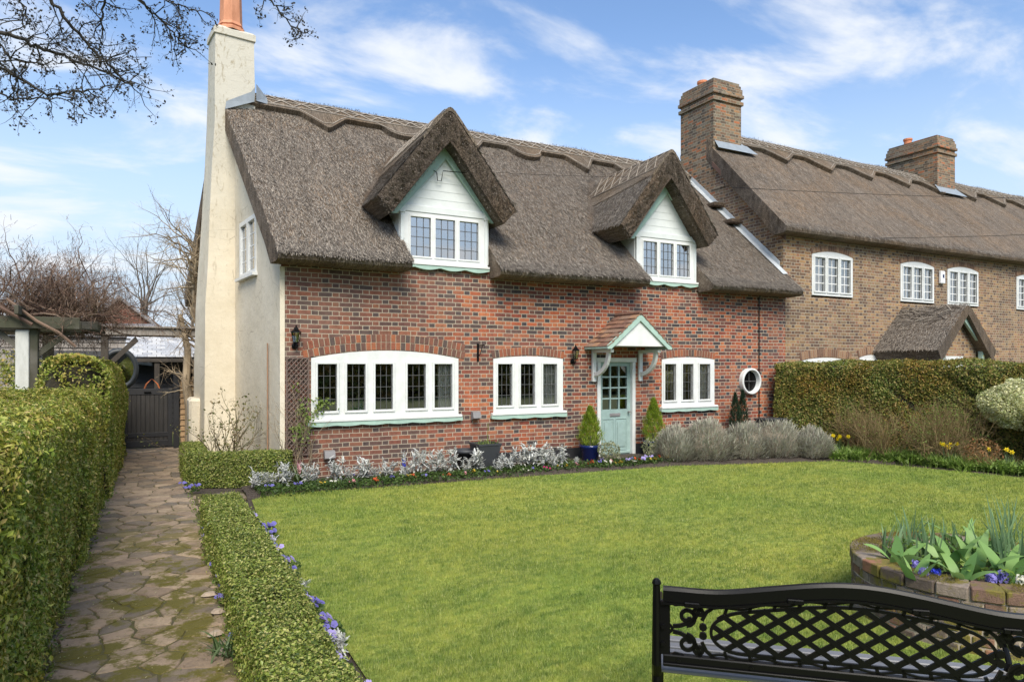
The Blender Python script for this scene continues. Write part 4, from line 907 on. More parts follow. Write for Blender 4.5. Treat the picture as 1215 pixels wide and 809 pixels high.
for _ in range(26):
    f0, y0 = r.uniform(.05, .4), r.uniform(yf+.1, YN-.3); f1, y1 = f0+r.uniform(-.2, .2), y0+r.uniform(.2, .5); e = np.linspace(0, 1, 4); ff = np.clip(f0+(f1-f0)*e, .02, .6); sm.tube(np.column_stack([xr-ff*(xr-xl), y0+(y1-y0)*e, zr-(zr-ze)*ff+.04+.02*np.sin(e*3)]), .010, 4)
sm.build('loose_straw', MT['straw'], pr)
mb = MB(); mb.box(17.0, 17.1, 9.75, 9.85, 0, 2.45); mb.prism([(xr+.0, 9.72, 3.13), (xr+1.08, 9.72, 2.2), (xr+.96, 9.72, 2.2), (xr-.0, 9.72, 2.99)], (0, .06, 0)); mb.prism([(xr, 9.72, 3.13), (xr, 9.72, 2.99), (xr-1.0, 9.72, 2.2), (xr-1.1, 9.72, 2.2)], (0, .06, 0)); mb.box(18.75, 18.85, 9.75, 9.85, 0, 2.4); mb.build('porch_frame', MT['green'], pr)
mb = MB(); mb.prism([(17.1, 9.9, 0), (18.75, 9.9, 0), (18.75, 9.9, 2.3), (xr, 9.9, 3.05), (17.1, 9.9, 2.35)], (0, .1, 0)); mb.build('porch_wall', MT['tan_brick'], pr)
mb = MB(); mb.box(17.35, 18.1, 9.86, 9.897, .1, 2.1); mb.build('porch_door', MT['white'], pr)
mb = MB(); mb.bbox(19.52, 19.72, YN-.09, YN-.003, 4.16, 4.52, .02); o = mb.build('alarm_box', MT['plastic'], N); mb = MB(); mb.bbox(19.58, 19.66, YN-.094, YN-.0901, 4.32, 4.42, .001); mb.build('badge', MT['potblue'], o)
mb = MB(); mb.tube([(26.2, YN-.04, 4.35), (26.5, YN-.1, 4.42), (26.8, YN-.04, 4.33), (26.9, YN-.15, 4.3)], .015, 5)
mb.build('cable_bracket', MT['iron'], N)
# ------------------------------------------------------------------ wall fittings
def lantern(x, z, label):
    t = thing('wall_lantern', label, 'wall lantern', (x, YW, z-.15), 'black lanterns on the cottage wall')
    m = MB(); m.lathe((x, YW-.012, z-.16), [(.0, 0), (.045, .01), (.05, .06), (.03, .1), (0, .11)], 10, 1, .3); m.tube([(x, YW-.01, z-.12), (x, YW-.08, z-.15), (x, YW-.13, z-.11), (x, YW-.13, z-.07)], .010, 6)
    m.build('wall_bracket', MT['iron'], t)
    m = MB(); c = (x, YW-.13, z-.07); m.lathe(c, [(.0, 0), (.045, .005), (.045, .02)], 6); m.lathe((x, YW-.13, z+.10), [(.085, 0), (.08, .015), (.04, .05), (.035, .07), (.012, .09), (.015, .11), (0, .12)], 6)
    for k in range(6): a = k*math.pi/3; m.tube([(x+.045*math.cos(a), YW-.13+.045*math.sin(a), z-.05), (x+.075*math.cos(a), YW-.13+.075*math.sin(a), z+.105)], .005, 4)
    m.build('lantern_cage', MT['iron'], t); m = MB(); m.lathe((x, YW-.13, z-.05), [(.042, 0), (.071, .15)], 6); m.build('lantern_glass', MT['glass'], t)
lantern(1.99, 2.30, 'black lantern on the brick wall above the trellis by the cream corner')
lantern(7.26, 2.06, 'black lantern on the brick wall just left of the porch canopy')
def flood(x, z, s, label):
    t = thing('flood_light', label, 'flood light', (x, YW, z), 'grey box lights low on the wall'); m = MB(); m.prism([(x-s, YW-.05, z-.06), (x-s, YW-.16, z-.02), (x-s, YW-.13, z+.09), (x-s, YW-.04, z+.10)], (2*s, 0, 0)); m.build('housing', MT['greymetal'], t)
    m = MB(); m.box(x-.03, x+.03, YW-.05, YW-.002, z-.02, z+.04); m.build('wall_bracket', MT['iron'], t)
flood(2.52, .40, .085, 'small grey box light on the wall below the wide window'); flood(5.14, .95, .075, 'small grey box light on the wall above the square charcoal pot')
m = MB(); x = 5.22; m.box(x-.02, x+.02, YW-.012, YW-.002, 1.95, 2.28); m.tube([(x, YW-.012, 2.24), (x, YW-.28, 2.24)], .009, 5); m.tube([(x, YW-.28, 2.24), (x, YW-.30, 2.21), (x, YW-.28, 2.19)], .007, 5); m.tube([(x, YW-.01, 2.02), (x, YW-.12, 2.10), (x, YW-.2, 2.235)], .007, 5)
tag(m.build('hanging_basket_bracket', MT['iron']), 'empty black hanging basket bracket on brick between the two left windows', 'bracket')
# trellis and its climber
m = MB(); x0, x1, z0, z1 = 1.86, 2.20, .45, 2.0; s = .085; y = YW-.03
for sgn in (1, -1):
    for k in np.arange(-2.2, 2.6, s):
        # line z = k + sgn*(x-x0) clipped
        P = []
        for f in np.linspace(0, 1, 30):
            xx = x0+(x1-x0)*f; zz_ = z0+.3+k+sgn*(xx-x0)*1.15
            if z0 <= zz_ <= z1: P.append((xx, y-(.006 if sgn > 0 else -.006), zz_))
        if len(P) > 1: m.tube([P[0], P[-1]], .010, 4)
for a in (x0, x1): m.box(a-.012, a+.012, y-.012, y+.012, z0, z1)
for a in (z0, z1): m.box(x0, x1, y-.013, y+.011, a-.012, a+.012)
tag(m.build('trellis', MT['trellis']), 'brown diamond trellis fixed on the brick beside the cream corner', 'trellis')
t = thing('climbing_plant', 'half bare climber growing up the brown trellis', 'climber', (2.05, 11.1, 0)); m = MB(); r = np.random.default_rng(9); tips = []
for k in range(9): tips += twigs(m, (1.95+r.uniform(-.1, .25), 11.12, 0), (r.normal(0, .1), 0, 1), r.uniform(.6, 1.1), .009, 2, r, .25, seg=5, shrink=.55)
m.build('stem', MT['tantwig'], t); m = MB(); P = np.array([p for p in tips if p[2] > .1]); P = np.repeat(P, 5, 0)+r.normal(0, .04, (len(P)*5, 3)); P[:, 1] = np.minimum(P[:, 1], 11.18); leaves(m, P[:260], np.tile([0, -1, .5], (min(260, len(P)), 1)), .05, .6, .6, r)
MT['newleaf'] = leafmat('fresh_leaf', [(.10,.17,.025),(.20,.28,.05),(.30,.36,.10)], .5, .4); m.build('foliage', MT['newleaf'], t)
# wires
def wire(a, b, sag, label, rad=.0055):
    e = np.linspace(0, 1, 24); P = np.array(a)[None]*(1-e[:, None])+np.array(b)[None]*e[:, None]; P[:, 2] -= sag*4*e*(1-e); tag(MB().tube(P, rad, 4).build('overhead_wire', MT['iron']), label, 'wire', 'overhead wires')
wire(W(860, 222, 15.5), W(1260, 236, 17), .05, 'upper thin wire crossing in front of the terrace thatch')
wire(W(850, 330, 14.9)*0+W(985, 283, 17.5), W(1260, 277, 17), .03, 'lower thin wire running past the terrace eaves')
wire(W(588, 205, 11.6), W(850, 210, 15.3), .04, 'thin wire running between the two thatched dormers', .003)
# ------------------------------------------------------------------ clipped hedges
MT['privet'] = leafmat('privet_leaves', [(.08,.13,.018),(.17,.25,.03),(.28,.36,.055),(.42,.47,.10),(.52,.46,.20)], .42, .3, .35, 3, tint=(.95,.72,.6))
MT['box'] = leafmat('box_leaves', [(.06,.095,.02),(.13,.18,.03),(.22,.29,.05),(.36,.40,.09),(.50,.46,.18)], .4, .25, .25, 4)
MT['hedgecore'] = stuffmat('hedge_inside', (.035,.032,.018), (.075,.06,.035), 30, .95, 1., .03)
MT['mixhedge'] = leafmat('boundary_hedge_leaves', [(.06,.09,.02),(.12,.17,.03),(.20,.26,.05),(.28,.23,.08),(.38,.37,.11)], .5, .25, .45, 1.2, tint=(1.1,.75,.55))
H1 = hedge('privet_hedge', 'tall clipped privet hedge at the left edge of the path, nearest the camera', 'hedge', [(-1.18, 1.6), (-1.18, 10.55)], 1.12, 1.55, .22, MT['privet'], MT['hedgecore'], 190000, .030, wts=(.05, 1, 1.5, .3, .8), sd=21, rough=.04, dens=1.35, endround=.4, asp=.5, stray=.08)
H2 = hedge('privet_hedge', 'taller round topped hedge behind the near privet hedge, before the black gate', 'hedge', [(-1.02, 10.9), (-.98, 16.3)], .88, 1.98, .38, MT['privet'], MT['hedgecore'], 48000, .042, wts=(.1, 1, 1.2, .8, .3), sd=22, rough=.05, endround=.45)
H3 = hedge('box_hedge', 'long low clipped box hedge between the paved path and the lawn', 'hedge', [(.675, 1.6), (.675, 8.5)], .42, .41, .06, MT['box'], MT['hedgecore'], 190000, .019, wts=(1, 1.3, .8, .3, .8), sd=23, rough=.018, dens=1.3, endround=.08, asp=.6, stray=.06)
H4 = hedge('box_hedge', 'small squared box hedge wrapping the corner bed under the rose bush', 'hedge', [(.57, 13.3), (.60, 11.62), (1.86, 11.0)], .34, .53, .06, MT['box'], MT['hedgecore'], 60000, .024, wts=(1, 1, 1, 1, 1), sd=24, rough=.012, endround=.06, asp=.6)
H5 = hedge('boundary_hedge', 'long dark boundary hedge in front of the brick terrace', 'hedge', [(13.0, 11.15), (14.95, 6.4), (15.9, 2.6)], 1.0, 1.93, .14, MT['mixhedge'], MT['hedgecore'], 120000, .045, wts=(.1, .8, 1.4, .3, .5), sd=25, rough=.05, endround=.15, jit=.8)
# ------------------------------------------------------------------ shrubs
def blob_leaves(mb, c, rad, n, size, r, jit=.7, asp=.5, shell=.35, lump=.12, flat=0):
    d = norm(r.normal(0, 1, (n, 3))); 
    if flat: d[:, 2] = np.abs(d[:, 2])*1.0-.15*r.random(n)
    rr = 1-shell*r.random(n)**2; rr *= 1+lump*fnoise(d[:, 0]*3+d[:, 2]*2.1+c[0], d[:, 1]*3-d[:, 2]*1.7, int(c[0]*10) % 50+3, 1.)*2
    P = np.array(c)+d*rr[:, None]*np.array(rad); leaves(mb, P, d, size, asp, jit, r); return P
# variegated shrub
r = np.random.default_rng(31); MT['varieg'] = leafmat('cream_variegated_leaves', [(.80,.77,.45),(.70,.68,.36),(.40,.46,.18),(.84,.81,.60)], .5, .3, .15)
t = thing('variegated_shrub', 'rounded shrub with cream and green leaves in front of the boundary hedge', 'shrub', (13.95, 6.6, 0)); m = MB(); 
for dx, dy, z, a in ((0, 0, 1.22, .55), (-.3, .2, 1.15, .42), (.35, -.35, 1.3, .5), (.1, -.6, 1.1, .45), (.5, -1.0, 1.25, .55)): blob_leaves(m, (13.95+dx*.8, 6.55+dy, z), (a*.9, a*.9, a*.8), 7000, .045, r, 1.0, lump=.22)
m.build('foliage', MT['varieg'], t); m = MB()
for k in range(9): twigs(m, (13.95+r.normal(0, .12), 6.4+r.normal(0, .2), 0), (r.normal(0, .3), r.normal(0, .4), 1), .8, .018, 1, r, .4)
m.build('stem', MT['bark'], t)
# bare brown shrubs along the hedge foot
MT['browntwig'] = leafmat('brown_shoots', [(.20,.125,.065),(.32,.22,.11),(.25,.18,.09),(.26,.24,.08)], .85, .1, .3)
def bare_shrub(x, y, h, n, label, sd, spread=.35, leafn=0, mat='browntwig', r0=.008):
    r = np.random.default_rng(sd); t = thing('bare_shrub', label, 'shrub', (x, y, 0)); m = MB(); tips = []
    for k in range(n):
        a = r.uniform(0, 6.28); s = abs(r.normal(0, spread)); tips += twigs(m, (x+r.normal(0, .09), y+r.normal(0, .12), 0), (math.cos(a)*s, math.sin(a)*s, 1), h*r.uniform(.4, .62), r0*r.uniform(.7, 1.2), 2, r, .35, seg=4, n=4, shrink=.5, kids=(3, 6), up=.6)
    m.build('stem', MT[mat], t)
    if leafn:
        T = np.array(tips); P = T[r.integers(0, len(T), leafn)]+r.normal(0, .035, (leafn, 3)); m = MB(); leaves(m, P, np.tile([0, 0, 1.], (leafn, 1)), .032, .5, 1., r); m.build('foliage', MT['newleaf'], t)
    return t
bare_shrub(12.55, 8.35, 1.25, 46, 'bare twiggy brown shrub nearest the lavender, against the boundary hedge', 41, .5, 500)
bare_shrub(12.95, 7.55, 1.3, 56, 'bare twiggy shrub with a few green shoots, middle of the boundary hedge', 42, .55, 1400)
bare_shrub(13.30, 7.35, 1.45, 44, 'tall thin stemmed brown shrub between the green flecked shrub and the variegated one', 43, .35, 250)
bare_shrub(12.95, 9.1, 1.3, 40, 'leafless brown shrub merging into the boundary hedge behind the daffodils', 44, .3, 300)
t = bare_shrub(13.0, 6.75, .55, 26, 'low orange brown dead leaved shrub below the cream variegated one', 45, .8, 0); m = MB(); rr_ = np.random.default_rng(2); blob_leaves(m, (13.0, 6.75, .3), (.3, .3, .3), 700, .04, rr_, 1.); m.build('foliage', leafmat('dry_leaves', [(.35,.18,.07),(.28,.13,.05),(.42,.27,.12)]), t)
# rose bush inside the corner hedge
r = np.random.default_rng(52); t = thing('rose_bush', 'pruned rose bush with sparse new leaves against the cream gable', 'rose bush', (1.08, 12.1, 0)); m = MB(); tips = []
for k in range(17):
    a = r.uniform(0, 6.28); s = r.uniform(.1, .75); tips += twigs(m, (1.05+r.normal(0, .09), 12.1+r.normal(0, .1), 0), (math.cos(a)*s, math.sin(a)*s*.7, 1), r.uniform(.7, 1.0), .012, 2, r, .45, seg=5, n=5, shrink=.42, kids=(2, 4), up=.5)
m.build('stem', MT['rosestem'], t); T = np.array(tips); m = MB(); k = 620; leaves(m, T[r.integers(0, len(T), k)]+r.normal(0, .045, (k, 3)), np.tile([0, -.3, 1.], (k, 1)), .042, .6, 1., r); m.build('foliage', leafmat('young_rose_leaves', [(.11,.14,.04),(.20,.20,.06),(.30,.20,.10)], .5, .4), t)
# lavender
MT['lavender'] = leafmat('grey_lavender', [(.27,.27,.20),(.46,.46,.35),(.58,.58,.46),(.42,.36,.31),(.68,.67,.55)], .8, .15, .3, 5)
MT['lavcore'] = stuffmat('lavender_inside', (.12,.10,.075), (.2,.17,.12), 25, .95, .6, .02)
def lavender(x, y, a, h, label, sd):
    r = np.random.default_rng(sd); t = thing('lavender_bush', label, 'lavender', (x, y, 0), 'grey lavender bushes by the wall'); n = 5200; d = norm(r.normal(0, 1, (n, 3))); d[:, 2] = np.abs(d[:, 2])*.95
    b = np.array([x, y, .04])+d*np.array([a, a*.85, h*.82])*(.80+.22*r.random(n))[:, None]*(1+.30*fnoise(d[:, 0]*4+x, d[:, 1]*4+d[:, 2]*3, sd))[:, None]
    D = norm(d*np.array([.8, .8, 1.])+np.array([0, 0, .45])+r.normal(0, .22, (n, 3))); m = MB(); blades(m, b, D, r.uniform(.06, .15, n), r.uniform(.010, .019, n), .15, 2, r, tip=.5); m.build('foliage', MT['lavender'], t)
    m = MB(); m.lathe((x, y, 0), [(a*.55, 0), (a*.82, h*.15), (a*.85, h*.35), (a*.7, h*.6), (a*.35, h*.78), (0, h*.82)], 18, 1, .85); m.build('woody_base', MT['lavcore'], t, smooth=True)
lavender(8.97, 10.2, .42, .70, 'leftmost grey lavender bush, right of the door steps', 61); lavender(9.66, 10.05, .55, .92, 'tallest grey lavender bush, under the right hand ground floor window', 62)
lavender(10.50, 9.92, .52, .78, 'grey lavender bush in front of the twin dark conifer', 63); lavender(11.22, 9.72, .55, .84, 'grey lavender bush in front of the round window', 64); lavender(11.78, 9.30, .42, .62, 'small rightmost grey lavender bush beside the boundary bed', 65)
# conifers
MT['conifer'] = leafmat('bright_conifer', [(.12,.20,.015),(.24,.35,.025),(.36,.48,.045),(.48,.55,.08)], .6, .3, .35, 9)
MT['darkconifer'] = leafmat('dark_conifer', [(.012,.035,.018),(.03,.065,.03),(.05,.09,.045)], .6, .2, .3, 9)
def conifer(x, y, z0, h, a, mat, r, n=5000):
    f = r.random(n)**.8; th = r.uniform(0, 6.28, n); prof_ = np.interp(f, [0, .18, .45, .8, 1], [.55, 1, .85, .38, .03]); q = 1-.35*r.random(n)**2; lump = 1+.2*np.sin(th*5+f*17)+.12*np.sin(th*3-f*25)
    P = np.column_stack([x+np.cos(th)*a*prof_*q*lump, y+np.sin(th)*a*prof_*q*lump, z0+f*h]); D = norm(np.column_stack([np.cos(th)*.45, np.sin(th)*.45, np.ones(n)])+r.normal(0, .3, (n, 3))); m = MB(); blades(m, P, D, r.uniform(.03, .08, n), .012, .1, 1, r, tip=.4); return m
def pot_conifer(x, y, h, a, label, sd):
    r = np.random.default_rng(sd); t = thing('potted_conifer', label, 'potted conifer', (x, y, 0), 'potted conifers by the front door'); conifer(x, y, .32, h, a, 'conifer', r).build('foliage', MT['conifer'], t)
    m = MB(); m.lathe((x, y, .03), [(0, 0), (.13, 0), (.15, .02), (.19, .26), (.21, .28), (.21, .33), (.18, .33), (.17, .29), (0, .29)], 20); m.build('pot', MT['potblue'], t, smooth=True); MB().tube([(x, y, .28), (x, y, .5)], .02, 6).build('trunk', MT['bark'], t)
pot_conifer(7.40, 10.82, .74, .215, 'bright green conical conifer in a blue pot left of the door', 71); pot_conifer(8.93, 10.80, .86, .205, 'slimmer bright green conifer in a blue pot right of the door', 72)
r = np.random.default_rng(73); t = thing('dwarf_conifer', 'dark green twin stemmed dwarf conifer under the round window', 'conifer', (11.35, 10.85, 0)); m = conifer(11.24, 10.85, .3, .95, .13, '', r, 2600); m2 = conifer(11.46, 10.85, .3, 1.0, .13, '', r, 2600); m.add(np.vstack(m2.v), np.concatenate(m2.l).reshape(-1, 4)); m.build('foliage', MT['darkconifer'], t); MB().tube([(11.35, 10.85, 0), (11.35, 10.85, .5)], .04, 6).build('trunk', MT['bark'], t)
m = MB(); m.bbox(11.95, 12.5, 10.6, 10.95, .0, .66, .01); m.bbox(11.92, 12.53, 10.57, 10.98, .661, .69, .006); tag(m.build('storage_box', MT['potgrey']), 'low dark garden box between the lavender and the boundary hedge', 'box')
# square charcoal planter
def flat_pot(x, y, a0, a1, h):
    m = MB(); P = []
    for z, a in ((0, a0), (h-.03, a1-.01), (h-.03, a1), (h, a1), (h, a1-.025), (h-.06, a1-.03)): P.append([(x-a, y-a, z), (x+a, y-a, z), (x+a, y+a, z), (x-a, y+a, z), (x-a, y-a, z)])
    m.grid(np.array(P)); m.add(np.array(P[-1][:4]), [[0, 1, 2, 3]]); m.add(np.array(P[0][:4]), [[3, 2, 1, 0]]); return m
t = thing('square_planter', 'square tapering charcoal planter with short green shoots under the wall light', 'planter', (5.15, 10.78, 0)); flat_pot(5.15, 10.78, .13, .22, .52).build('pot', MT['potgrey'], t)
r = np.random.default_rng(75); m = MB(); k = 60; blades(m, np.column_stack([5.15+r.uniform(-.16, .16, k), 10.78+r.uniform(-.16, .16, k), np.full(k, .46)]), np.column_stack([r.normal(0, .3, k), r.normal(0, .3, k), np.ones(k)]), r.uniform(.08, .16, k), .012, .5, 3, r); m.tube([(5.2, 10.8, .45), (5.22, 10.8, .85)], .006, 4); m.build('shoots', MT['newleaf'], t)
t = thing('round_pot', 'dark round pot half hidden behind the square charcoal planter', 'pot', (4.86, 10.98, 0)); m = MB(); m.lathe((4.86, 10.98, 0), [(0, 0), (.13, 0), (.19, .34), (.205, .34), (.205, .40), (.18, .40), (.17, .34), (0, .34)], 20); m.build('pot', MT['potgrey'], t, smooth=True)
# silver ragwort
MT['silver'] = leafmat('silver_leaves', [(.44,.45,.42),(.60,.61,.58),(.74,.75,.72),(.50,.50,.43)], .8, .2, .3, 8)
def silver(r, s, n=150):
    m = MB(); nst = 7
    for k in range(nst):
        a = r.uniform(0, 6.28); o = r.uniform(.0, .45); d = norm(np.array([math.cos(a)*o, math.sin(a)*o, 1.])); L = s*r.uniform(.6, 1.05); b = np.array([math.cos(a)*.05, math.sin(a)*.05, 0]); kk = n//nst; f = r.uniform(.25, 1, kk)
        P = b+d*(L*f)[:, None]; D = norm(r.normal(0, .8, (kk, 3))+np.array([0, 0, .55])); blades(m, P, D, r.uniform(.05, .11, kk)*s/.3, .022*s/.3, .8, 3, r, tip=.6)
        Q = P+D*.05; leaves(m, Q, np.tile([0, 0, 1.], (kk, 1)), .030*s/.3, .45, 1.2, r)
    return m
protos = []
sp_ = [(1.35, 10.62, .27), (1.72, 10.62, .30), (2.10, 10.60, .29), (2.48, 10.62, .33), (2.95, 10.60, .34), (3.35, 10.66, .28), (3.78, 10.60, .36), (4.12, 10.62, .35), (4.42, 10.58, .38), (4.95, 10.50, .36), (5.42, 10.44, .33), (5.75, 10.48, .36), (6.02, 10.40, .38), (6.45, 10.38, .34)]
place = ['leftmost, beside the small box hedge', 'second from the box hedge corner', 'third from the box hedge, below the trellis', 'under the left end of the wide window', 'just right of the small grey box light', 'under the middle of the wide window', 'behind the blue hyacinth', 'beside the blue hyacinth on its right', 'under the right end of the wide window', 'directly in front of the square planter', 'just right of the square planter', 'under the left half of the three light window', 'tall, under the middle of the three light window', 'last before the left potted conifer']
sz = ['small', 'bushy', 'spreading', 'pale', 'large', 'loose', 'tall', 'upright', 'large', 'dense', 'open', 'pale', 'full', 'rounded']
sp_ = [(a_, b_, c_*1.16) for a_, b_, c_ in sp_]
for k, (x, y, s) in enumerate(sp_):
    rr_ = np.random.default_rng(80+k % 5)
    if k < 5: o = silver(rr_, .33).build('silver_ragwort', MT['silver'], base=(0, 0, 0)); protos.append(o); o.location = (x, y, .04); o.scale = (s/.33,)*3; tag(o, None, 'silver ragwort', 'silver leaved plants along the front bed')
    else: o = dup(protos[k % 5], (x, y, .04), k*1.3, scale=s/.33)
    o['label'] = f'{sz[k]} silver leaved plant {place[k]}'
for k, (x, y, s, lb) in enumerate(((1.55, 10.75, .7, 'tiny silver leaved plant between the first two beside the small box hedge'), (2.72, 10.72, .75, 'small silver leaved plant tucked behind the row, right of the grey box light'), (3.16, 10.56, .7, 'small silver leaved plant near the left third of the wide window'), (3.58, 10.52, .75, 'small silver leaved plant in front of the blue hyacinth'), (4.68, 10.50, .8, 'small silver leaved plant just left of the square planter front'), (5.2, 10.40, .7, 'small silver leaved plant at the right foot of the square planter'), (6.22, 10.32, .75, 'small silver leaved plant between the two tallest near the door end'), (6.72, 10.32, .6, 'smallest silver leaved plant, nearest the left potted conifer'))):
    o = dup(protos[(k+2) % 5], (x, y, .03), k*2.1, lb, scale=s)
# two variegated low plants by the door
MT['euony'] = leafmat('yellow_edged_leaves', [(.30,.32,.16),(.42,.42,.25),(.16,.20,.08),(.5,.48,.33)], .5, .3)
for x, y, lb in ((7.55, 10.42, 'small cream edged bushy plant in front of the left potted conifer'), (8.62, 10.42, 'cream edged bushy plant in front of the right potted conifer')):
    r = np.random.default_rng(int(x*10)); m = MB(); blob_leaves(m, (x, y, .24), (.21, .19, .20), 750, .04, r, .9, lump=.25); m.tube([(x, y, 0), (x, y, .2)], .012, 5); tag(m.build('edging_shrub', MT['euony']), lb, 'shrub')
# flowers -------------------------------------------------------------
MT['pleaf'] = leafmat('pansy_leaves', [(.03,.07,.015),(.07,.12,.025),(.11,.17,.04)], .5, .3)
def petalmat(n, c): return leafmat('petals_'+n, [tuple(x*.8 for x in c), c, tuple(min(1, x*1.15) for x in c)], .6, .35, .05)
PC = {'yellow': (.70,.52,.08), 'violet blue': (.20,.18,.50), 'white': (.72,.70,.60), 'orange red': (.55,.10,.03), 'magenta': (.65,.02,.22), 'pale lilac': (.45,.38,.70), 'pink': (.70,.32,.34)}
PMT = {}
def pansy(col, sd):
    r = np.random.default_rng(sd); t = thing('pansy', 'pansy', 'pansy', (0, 0, 0)); m = MB(); n = 26; blob_leaves(m, (0, 0, .04), (.085, .085, .045), n, .045, r, .6, .6); m.build('foliage', MT['pleaf'], t)
    for k in range(r.integers(3, 6)):
        m = MB(); c = np.array([r.normal(0, .045), r.normal(0, .045), .085+r.uniform(0, .04)]); nd = norm(np.array([r.normal(0, .35), -.55+r.normal(0, .3), .8])); u = norm(np.cross(nd, [0, 0, 1.])); v = np.cross(nd, u)
        for j in range(5):
            a = j*2*math.pi/5+.3; q = c+(u*math.cos(a)+v*math.sin(a))*.014+nd*.002*j; rad = .019; V = [q+(u*math.cos(b)+v*math.sin(b))*rad for b in np.linspace(0, 6.28, 8)[:-1]]; m.add(V, [list(range(7))])
        m.build('flower', PMT.setdefault(col, None) or PMT.update({col: petalmat(col.replace(' ', '_'), PC[col])}) or PMT[col], t)
    return t
prot = {}
desc = {'yellow': 'yellow', 'violet blue': 'violet blue', 'white': 'creamy white', 'orange red': 'orange red', 'magenta': 'bright magenta', 'pale lilac': 'pale lilac', 'pink': 'soft pink'}
def put_pansy(col, x, y, s, where):
    key = (col, rng.integers(0, 2))
    lb = f'{desc[col]} flowered pansy {where}'
    if key not in prot: o = prot[key] = pansy(col, 200+len(prot)); o.location = (x, y, .04); o.scale = (s,)*3
    else: o = dup(prot[key], (x, y, .04), rng.uniform(0, 1.5), scale=s)
    o['label'] = lb; o['group'] = lb.replace('pansy', 'pansies')
bw = 'low along the front bed below the windows'
for x, y, c in [(1.5,10.42,'violet blue'),(1.9,10.40,'violet blue'),(2.25,10.40,'yellow'),(2.62,10.85,'yellow'),(2.85,10.85,'violet blue'),(3.05,10.88,'yellow'),(3.28,10.86,'yellow'),(2.7,10.34,'pink'),(3.0,10.30,'orange red'),(3.3,10.32,'violet blue'),(3.6,10.30,'yellow'),(3.9,10.30,'violet blue'),(4.2,10.26,'orange red'),(4.5,10.24,'pink'),(4.72,10.28,'yellow'),(4.9,10.18,'violet blue'),(5.15,10.18,'yellow'),(5.6,10.16,'white'),(5.78,10.22,'violet blue'),(6.02,10.12,'magenta'),(6.3,10.20,'yellow'),(6.42,10.10,'yellow'),(6.7,10.2,'pink'),(3.45,10.84,'white'),(3.65,10.4,'orange red'),(2.4,10.36,'white')]: put_pansy(c, x, y, rng.uniform(.6, .85), bw)
dw = 'in the crowded patch before the front door'
for x, y, c in [(6.95,10.12,'orange red'),(7.05,10.22,'orange red'),(7.2,10.22,'violet blue'),(7.25,10.02,'white'),(7.45,10.18,'pink'),(7.5,10.0,'yellow'),(7.6,10.06,'yellow'),(7.65,10.24,'white'),(7.82,10.2,'pale lilac'),(7.9,10.04,'orange red'),(8.0,10.2,'white'),(8.1,10.04,'pale lilac'),(8.2,10.22,'violet blue'),(8.3,10.0,'yellow'),(8.4,10.25,'pale lilac'),(8.5,10.1,'orange red'),(8.55,10.22,'orange red'),(8.65,10.02,'yellow'),(8.72,10.15,'pale lilac'),(7.35,10.32,'pale lilac'),(8.0,10.34,'violet blue'),(8.35,10.36,'pale lilac'),(8.55,10.36,'violet blue'),(7.72,9.96,'white')]: put_pansy(c, x, y, rng.uniform(.75, .95), dw)
# violas along the lawn side of the box hedge
for k in range(86):
    y = 2.9+5.6*rng.random()**1.4; x = 1.03+rng.normal(0, .05)
    put_pansy(['violet blue', 'pale lilac', 'violet blue', 'violet blue', 'violet blue'][k % 5], x, y, rng.uniform(.65, .95), 'between the long box hedge and the lawn')
for k in range(9): put_pansy(['violet blue', 'pale lilac'][k % 2], .50+rng.normal(0, .02), rng.uniform(4.6, 9.0), .6, 'on the path side foot of the long box hedge')
for x, y in ((.45, 10.9), (.43, 11.3), (.55, 10.95), (.62, 9.1), (.5, 12.4)): put_pansy('violet blue', x, y, .8, 'at the corner of the small box hedge by the path')
# grassy tufts and silver clump in that strip
MT['tuft'] = leafmat('strappy_leaves', [(.05,.10,.03),(.10,.16,.06),(.17,.24,.12)], .5, .3)
def tuft(x, y, n, h, w, bend, mat, name, label, cat, sd, z=0, grp=None, spread=.03, d0=.3):
    r = np.random.default_rng(sd); m = MB(); P = np.column_stack([x+r.normal(0, spread, n), y+r.normal(0, spread, n), np.full(n, z)]); D = np.column_stack([r.normal(0, d0, n), r.normal(0, d0, n), np.ones(n)]); blades(m, P, D, h*r.uniform(.6, 1.05, n), w*r.uniform(.7, 1.2, n), bend, 5, r, tip=.08); return tag(m.build(name, MT[mat]), label, cat, grp)
tuft(1.0, 6.1, 40, .22, .014, 1.2, 'tuft', 'strappy_plant', 'grey green strappy tuft among violas halfway along the box hedge', 'plant', 301); tuft(.43, 4.72, 60, .26, .012, 1.3, 'tuft', 'strappy_plant', 'dark grassy tuft spilling onto the path at the near end of the box hedge', 'plant', 302, spread=.05, d0=.5)
for k, (x, y) in enumerate(((1.02, 5.6), (1.0, 4.3), (1.02, 7.0))): o = dup(protos[k], (x, y, .02), k, scale=.55); o['label'] = ['small silver plant halfway along the viola strip', 'small silver plant nearest the camera in the viola strip', 'small silver plant towards the far end of the viola strip'][k]; o['group'] = 'silver plants in the viola strip'
m = MB(); m.lathe((3.08, YW+.09, 1.0), [(0, 0), (.03, 0), (.035, .06), (.022, .12), (.03, .15)], 10); r = np.random.default_rng(5); P = np.array([3.08, YW+.09, 1.2])+r.normal(0, .035, (40, 3)); t = thing('flower_vase', 'small vase of white flowers inside the second light of the wide window', 'vase', (3.08, YW+.09, 1.0)); m.build('vase', MT['plastic'], t); m = MB(); leaves(m, P, norm(r.normal(0, 1, (40, 3))), .035, .7, .8, r); m.build('petals', MT['silver'], t)
